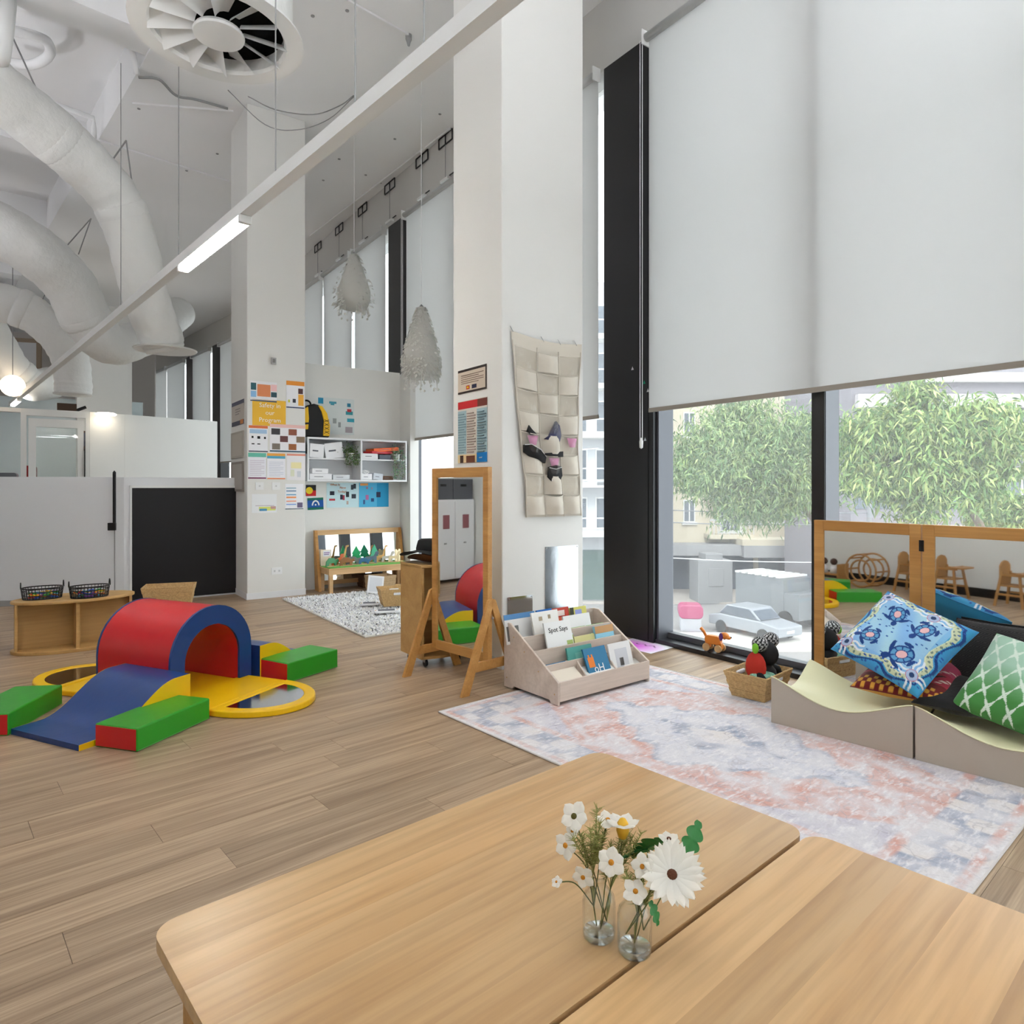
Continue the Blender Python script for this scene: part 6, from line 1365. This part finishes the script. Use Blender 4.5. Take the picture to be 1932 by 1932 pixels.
# ---------------------------------------------------------------- left side of the room, seen only in the mirrors
LWp = Vector((-3.45, 3.05)); LWa = math.degrees(math.atan2(G.y, G.x))
def lw(t_, off=0): p = LWp + G * t_ + H * off; return p
BAMB = P('bamboo', (176, 128, 72), .5); DOLLS = P('doll_skin', (70, 44, 32), .7)
t = thing('locker', 'white two-door locker under two grey storage boxes, seen in the standing mirror', 'cabinet', tuple(lw(2.5, .25)) + (0,), LWa - 90)
MB().box(-.35, -.2, .04, .35, .2, 1.08).build('case', WHITE, t)
for x in (-.17, .17): 
    d = MB().box(x - .165, -.215, .06, x + .165, -.2, 1.06).build('door', WHITE, t); MB().box(x - .02, -.222, .5, x + .02, -.215, .52).build('handle', STEEL, d); MB().box(x - .07, -.218, .7, x + .04, -.215, .88).build('photo', P('door_photo', (150, 90, 96), .6) if 'door_photo' not in MATS else MATS['door_photo'], d)
GB = P('grey_fabric_box', (92, 94, 100), .9)
for i, x in enumerate((-.175, .175)):
    p = lw(2.5, .25); R_ = Matrix.Rotation(R(LWa - 90), 3, 'Z') @ Vector((x, 0, 0)); b = thing('storage_box', ('left', 'right')[i] + ' grey fabric box on top of the white locker, seen in the standing mirror', 'box', (p.x + R_.x, p.y + R_.y, 1.081), LWa - 90)
    MB().box(-.17, -.18, 0, .17, .18, .27).build('box', GB, b, bevel=.006); MB().box(-.05, -.184, .17, .05, -.18, .2).build('handle_slot', BLACKM, b)
def toychair(label, p, ang):
    t = thing('toy_high_chair', label, 'toy chair', (p[0], p[1], 0), ang, 'wooden toy high chairs by the left wall')
    for x in (-1, 1):
        for y in (-1, 1): MB().bar((x * .13, y * .13, 0), (x * .085, y * .08, .36), .022, .022, (0, 1, 0)).build('leg', BAMB, t)
        MB().box(x * .13 - .008, -.12, .12, x * .13 + .008, .12, .14).build('stretcher', BAMB, t); MB().bar((x * .09, -.12, .33), (x * .09, .1, .33), .02, .02).build('armrest', BAMB, t)
    MB().box(-.1, -.09, .21, .1, .09, .225).build('seat', BAMB, t); MB().prism([(-.1, .22), (.1, .22), (.1, .42), (.06, .46), (0, .475), (-.06, .46), (-.1, .42)], .085, .1, 'y').build('backrest', BAMB, t)
    MB().prism(rrect(-.14, -.2, .14, -.05, .05), .34, .355).build('tray', BAMB, t, bevel=.003)
for i, (p, w) in enumerate(((lw(-.75, .32), 'nearest the doll bed'), (lw(-1.2, .34), 'in the middle'), (lw(-1.85, .36), 'farthest from the doll bed'))): toychair('wooden toy high chair by the left wall, ' + w, p, LWa - 90)
t = thing('doll_bed', 'small wooden doll bed with two dolls against the left wall', 'toy bed', tuple(lw(.35, .3)) + (0,), LWa)
for x in (-.2, .2): MB().box(x - .01, -.11, .0, x + .01, .11, .24).build('end_board', BAMB, t)
MB().box(-.19, -.1, .09, .19, .1, .105).build('bed_base', BAMB, t)
for i, x in enumerate((-.07, .07)): d = thing('small_doll', ('left', 'right')[i] + ' small dark-haired doll in the wooden doll bed', 'doll', tuple(lw(.35 + x, .3)) + (.107,), LWa); MB().lathe([(.0, 0), (.05, 0), (.04, .08), (.015, .11), (0, .11)], 14).build('body', PAPER, d, smooth=True); MB().ball((0, 0, .15), .045, 14).build('head', DOLLS, d, smooth=True)
t = thing('rattan_rocker', 'round bamboo rocking toy against the left wall', 'rocking toy', tuple(lw(-.25, .4)) + (0,), LWa)
for y in (-.13, .13):
    for r_ in (.2, .13): MB().tube([(r_ * math.cos(q), y, .21 + r_ * math.sin(q)) for q in [2 * math.pi * i / 28 for i in range(28)]], .012, 7, closed=True).build('hoop', BAMB, t, smooth=True)
for k in range(8): a = k * .785; MB().bar((.2 * math.cos(a), -.14, .21 + .2 * math.sin(a)), (.2 * math.cos(a), .14, .21 + .2 * math.sin(a)), .018, .018).build('rung', BAMB, t)
t = thing('paper_tree', 'pink and purple paper tree decoration on the left wall, seen in the folding mirror', 'decoration', tuple(lw(.2, .012)) + (0,), LWa)
for i, (x, z, w, h, tl, col) in enumerate(((.5, 1.25, .16, .6, 25, (170, 120, 190)), (.72, 1.2, .16, .6, 12, (224, 130, 170)), (.95, 1.22, .18, .62, -8, (232, 150, 180)), (1.2, 1.28, .18, .62, -25, (236, 140, 160)), (.62, 1.5, .2, .5, 20, (150, 100, 180)), (1.05, 1.55, .2, .5, -12, (226, 120, 170)), (.85, 1.7, .18, .4, 0, (90, 130, 80)))):
    MB().prism([(-w * .3, -h / 2), (w * .3, -h / 2), (w / 2, h * .2), (0, h / 2), (-w / 2, h * .2)], 0, .004, 'y', col, Matrix.Translation((x, -.004 - .004 * i, z)) @ Matrix.Rotation(R(tl), 4, 'Y')).build('paper_leaf', PRINT, t)
MB().tube(spline([(.75, -.02, .14), (.8, -.02, .5), (.7, -.02, .8), (.85, -.02, 1.3)], 6), .02, 6).build('trunk', LEATHER, t)

# ---------------------------------------------------------------- the street outside
GZ = -6.0
tag(struct(MB().box(-15, 8, GZ - .2, 70, 75, GZ).build('ground_street', P('asphalt', (134, 131, 130), .9, var=(.4, .1)))), None)
pav = MB().box(-10, 41.5, GZ, 60, 46.8, GZ + .12); struct(pav.build('ground_pavement', P('paving', (170, 162, 155), .9)))
struct(MB().box(-15, 29.5, GZ, 60, 33, GZ + .1).build('ground_median', P('kerb', (190, 186, 180), .9)))
CREAMW = P('cream_render', (198, 188, 168), .85); GREYB = P('grey_render', (124, 120, 126), .8); DKW = P('dark_window', (84, 92, 102), .15, spec=.6); WFR = P('white_frame', (212, 212, 210), .6); SHOP = P('shop_dark', (70, 78, 92), .3); AWN = P('awning_grey', (150, 150, 152), .7); RAILB = P('balcony_rail', (196, 198, 202), .5)
def bld(name, label, x0, x1, Y, z1, mat, dep=8, ang=0): 
    t = thing(name, label, 'building', (x0, Y, GZ), ang); MB().box(0, 0, 0, x1 - x0, dep, z1 - GZ).build('wall', mat, t); return t
def bwin(t, x0, Y, px0, py0, px1, py1, bars=True, frame=WFR):
    a = pt(px0, py1, Y); b = pt(px1, py0, Y); lx0, lx1, lz0, lz1 = a.x - x0, b.x - x0, a.z - GZ, b.z - GZ
    w = MB().box(lx0 - .08, -.06, lz0 - .08, lx1 + .08, -.001, lz1 + .08).build('window', frame, t); MB().box(lx0, -.08, lz0, lx1, -.06, lz1).build('pane', DKW, w)
    if bars: MB().box((lx0 + lx1) / 2 - .04, -.1, lz0, (lx0 + lx1) / 2 + .04, -.08, lz1).box(lx0, -.1, (lz0 + lz1) / 2 - .03, lx1, -.08, (lz0 + lz1) / 2 + .03).build('glazing_bar', frame, w)
    MB().box(lx0 - .2, -.2, lz0 - .25, lx1 + .2, -.001, lz0 - .08).build('sill', frame, w)
Yb = 47.0; xb = 10.4
t = bld('apartment_house', 'cream apartment house across the street behind the left tree', xb, 21.6, Yb, 14, CREAMW)
for w in ((1291, 945, 1309, 983), (1291, 880, 1309, 912), (1412, 945, 1433, 984), (1459, 947, 1478, 982), (1291, 780, 1309, 820), (1412, 870, 1433, 905), (1459, 870, 1478, 905), (1500, 880, 1520, 910)): bwin(t, xb, Yb, *w)
for y0, y1 in ((946, 1000), (868, 930)):
    bwin(t, xb, Yb, 1360, y0, 1395, y1); a = pt(1328, y1 + 6, Yb); b = pt(1408, y1 + 6, Yb)
    s_ = MB().box(a.x - xb, -1.5, a.z - GZ - .3, b.x - xb, 0, a.z - GZ).build('balcony', CREAMW, t); MB().box(a.x - xb, -1.5, a.z - GZ + .95, b.x - xb, -1.42, a.z - GZ + 1.05).build('handrail', RAILB, s_)
    for k in range(12): xx = a.x - xb + (b.x - a.x) * k / 11; MB().box(xx - .02, -1.48, a.z - GZ, xx + .02, -1.44, a.z - GZ + .95).build('baluster', RAILB, s_)
az = pt(1300, 1018, Yb).z - GZ
MB().box(0, -2.2, az - .9, 5.5, 0, az - .2).build('awning', AWN, t); MB().box(4.8, -2.6, az - .2, 10.8, 0, az + .2).build('awning', CREAMW, t); MB().box(4.9, -2.6, az - 1.0, 10.8, 0, az - .2).build('awning', AWN, t)
for x0, x1 in ((.3, 2.6), (3.2, 6.4), (6.8, 10.6)): MB().box(x0, -.1, .1, x1, -.01, az - 1.1).build('shopfront', SHOP, t)
MB().box(8.8, -.4, 1.4, 9.6, -.3, az - 1.3, (206, 220, 150)).build('poster_panel', PRINT, t)
Yc_ = 42.0; x2 = 3.0
t = bld('white_block', 'white balconied block across the street left of the dark column', x2, 9.6, Yc_, 14, P('white_render', (186, 188, 192), .8))
for k in range(5):
    z = GZ + 4.2 + k * 3.0 - GZ; s_ = MB().box(.3, -1.4, z, 6.2, 0, z + .3).build('balcony', WFR, t); MB().box(.3, -1.4, z + 1.1, 6.2, -1.34, z + 1.18).build('handrail', RAILB, s_)
    for x in (.8, 2.2, 3.7, 5.0): w = MB().box(x, -.05, z + .4, x + .9, -.001, z + 2.4).build('window', WFR, t); MB().box(x + .08, -.07, z + .5, x + .82, -.05, z + 2.3).build('pane', DKW, w)
MB().box(.2, -.1, .2, 6.3, -.01, 3.3).build('shopfront', P('shop_green', (70, 92, 88), .3), t)
Yd = 33.0; x3 = 16.6
t = bld('office_block', 'grey banded office block behind the right tree', x3, 28.4, Yd, 12, GREYB)
for k, (y0, y1, mt) in enumerate(((705, 722, WFR), (745, 770, P('pale_band', (170, 164, 166), .7)), (778, 800, DKW), (822, 862, MATS['pale_band']), (905, 960, DKW), (990, 1010, MATS['pale_band']))):
    a = pt(1590, y1, Yd); b = pt(1990, y0, Yd); MB().box(.2, -.35 if mt is not DKW else -.05, a.z - GZ, 11.6, 0, b.z - GZ).build('window_band' if mt is DKW else 'fascia', mt, t)
for k in range(9): xx = .8 + k * 1.25; a = pt(1590, 960, Yd); b = pt(1590, 905, Yd); MB().box(xx, -.1, a.z - GZ, xx + .08, -.05, b.z - GZ).build('window_mullion', WFR, t)
# trees
FOL = VCOL('tree_foliage', .6, spec=.3)
def tree(label, c, rad, trunk_r, seedv, n, cols_):
    c = Vector(c); t = thing('street_tree', label, 'tree', (c.x, c.y, GZ), 0); rg = random.Random(seedv); top = c.z - GZ
    MB().tube(spline([(rad[0] * 1.35, 0, 0), (rad[0] * 1.3, .1, top * .5), (rad[0] * .8, 0, top * .8), (0, 0, top)], 6), [trunk_r * (1 - .6 * i / 18) for i in range(19)], 10).build('trunk', P('bark_%d' % seedv, (104, 92, 80), .9), t, smooth=True)
    br = MB(); clumps = []
    for k in range(70):
        while True:
            p = Vector((rg.uniform(-1, 1), rg.uniform(-1, 1), rg.uniform(-1, 1)))
            if .25 < p.length < 1: break
        p = Vector((p.x * rad[0], p.y * rad[1], p.z * rad[2])); clumps.append(p); br.tube([(0, 0, top - rad[2] * .6), Vector((p.x * .5, p.y * .5, top + p.z * .5 + .1)), Vector((p.x, p.y, top + p.z))], [.06, .035, .012], 5)
    br.build('branches', MATS['bark_%d' % seedv], t)
    m = MB()
    for k in range(n):
        q = rg.choice(clumps); o = Vector((rg.gauss(0, .33), rg.gauss(0, .33), rg.gauss(0, .24))) * rad[0] / 2.0; p = q + o + Vector((0, 0, top))
        d = Vector((rg.gauss(0, .6), rg.gauss(0, .6), rg.uniform(-1.3, .1))).normalized() * rg.uniform(.12, .25); s_ = d.cross(Vector((rg.gauss(0, 1), rg.gauss(0, 1), .4))).normalized() * rg.uniform(.016, .028)
        b_ = rg.choice(cols_); f = rg.uniform(.8, 1.15); m.add([p, p + d * .45 + s_, p + d + Vector((0, 0, -.04)), p + d * .45 - s_], [(0, 1, 2, 3)], tuple(min(255, int(x * f)) for x in b_))
    f_ = m.build('leaves', FOL, t); f_['kind'] = 'stuff'
gcol = [(114, 142, 82), (140, 162, 96), (84, 116, 64), (160, 172, 108)]
a = pt(1412, 866, 19); tree('leafy street tree seen through the left big pane', (a.x, a.y, a.z), (2.2, 1.8, 1.6), .13, 41, 30000, [(112, 138, 92), (134, 156, 106), (88, 116, 78), (152, 168, 112)])
a = pt(1740, 845, 14); tree('big bright leafy tree seen through the right pane above the folding mirror', (a.x, a.y, a.z), (1.5, 1.3, 1.35), .13, 43, 34000, gcol)
a = pt(1905, 965, 15); tree('small leafy bush at the right edge beyond the folding mirror', (a.x, a.y, a.z), (.8, .8, .45), .08, 44, 4000, gcol)
# overhead wires, vehicles and street furniture
wr = P('wire_grey', (110, 112, 116), .6)
for i, (ya, yb_) in enumerate(((905, 918), (957, 968), (981, 989), (1046, 1062))):
    A_, B_ = pt(1150, ya, 27), pt(1640, yb_, 27); tag(MB().tube(spline([Vector(), (B_ - A_) * .5 + Vector((0, 0, -.1)), B_ - A_], 6), .022, 6).build('overhead_wire', wr if i < 3 else RAILB, loc=A_), ('highest', 'second highest', 'second lowest', 'lowest')[i] + ' overhead wire crossing the view in the left big pane', 'wire')
for i, (px, l) in enumerate(((1150, 'slim grey wire pole behind the dark window column'), (1640, 'slim grey wire pole behind the right tree'))):
    a = pt(px, 900, 27); t = thing('wire_pole', l, 'pole', (a.x, a.y, GZ)); MB().tube([(0, 0, 0), (0, 0, 8.6)], [.11, .08], 10).build('pole', wr, t, smooth=True); MB().box(-.5, -.05, 7.3, .5, .05, 7.42).build('crossarm', wr, t)
def car(name, label, p, ang, col, L=4.2, cab=True):
    t = thing(name, label, 'car', p, ang); bm_ = VCOL('paint_' + name, .25, spec=.6) if 'paint_' + name not in MATS else MATS['paint_' + name]
    MB().prism([(-L / 2, .35), (-L / 2, .8), (-L * .32, .95), (L * .22, .95), (L / 2, .8), (L / 2, .35)], -.85, .85, 'y', col).build('body', bm_, t, bevel=.06, seg=3)
    MB().prism([(-L * .36, .95), (-L * .24, 1.45), (L * .1, 1.45), (L * .24, .95)], -.75, .75, 'y', col).build('cabin', bm_, t, bevel=.05, seg=3)
    MB().prism([(-L * .33, 1.0), (-L * .23, 1.4), (L * .09, 1.4), (L * .2, 1.0)], -.77, .77, 'y').build('side_window', DKW, t); MB().prism([(L * .095, 1.42), (L * .232, 1.0), (L * .245, 1.0), (L * .105, 1.42)], -.66, .66, 'y').build('windscreen', DKW, t)
    for x in (-L * .3, L * .3):
        for s_ in (-1, 1): MB().lathe([(.2, -.1), (.32, -.1), (.32, .1), (.2, .1)], 20, M=Matrix.Translation((x, s_ * .8, .32)) @ Matrix.Rotation(R(90), 4, 'X')).build('wheel', BLACKM, t)
    MB().box(L / 2 - .01, -.25, .5, L / 2 + .02, .25, .62).build('number_plate', PAPER, t)
a = fl(1442, 1212, GZ); car('silver_car', 'silver car parked on the street below the window', (a.x, a.y + 1.4, GZ), -60, (140, 144, 150))
a = fl(1480, 1180, GZ); t = thing('truck', 'grey lorry with white slats on its roof behind the silver car', 'truck', (a.x - .2, a.y + 1.2, GZ), -62); MB().box(-1.6, -1.0, .5, 1.6, 1.0, 2.5).build('body', P('lorry_grey', (112, 116, 120), .5), t); MB().box(1.6, -.95, .5, 2.5, .95, 1.8).build('cab', MATS['lorry_grey'], t)
for k in range(7): MB().box(-1.6 + k * .46, -1.05, 2.52, -1.35 + k * .46, 1.05, 2.62).build('roof_slat', WFR, t)
for x in (-1.0, 1.7):
    for s_ in (-1, 1): MB().lathe([(.25, -.12), (.45, -.12), (.45, .12), (.25, .12)], 20, M=Matrix.Translation((x, s_ * .92, .45)) @ Matrix.Rotation(R(90), 4, 'X')).build('wheel', BLACKM, t)
a = fl(1350, 1140, GZ); t = thing('service_kiosk', 'tall grey metal service kiosk on the street', 'kiosk', (a.x, a.y, GZ), 5); MB().box(-1.1, 0, 0, 1.1, 1.6, 2.7).build('case', P('kiosk_grey', (132, 132, 134), .6), t, bevel=.05); MB().box(-.55, .2, 2.7, .55, 1.4, 3.1).build('cap', MATS['kiosk_grey'], t, bevel=.05); MB().box(-.45, -.05, 1.1, .5, 0, 2.2).build('door', MATS['kiosk_grey'], t, bevel=.02)
a = fl(1385, 1195, GZ); t = thing('pink_bin', 'bright pink rounded bin beside the silver car', 'bin', (a.x - 1.9, a.y + 1.0, GZ), -10); MB().prism(rrect(-.6, .6, .6, 1.3, .25, 6), -.5, .5, 'y').build('lid', P('pink_plastic', (158, 52, 96), .4), t, bevel=.05); MB().box(-.5, -.45, 0, .5, .45, .62).build('bin_body', P('bin_grey', (170, 170, 176), .5), t)
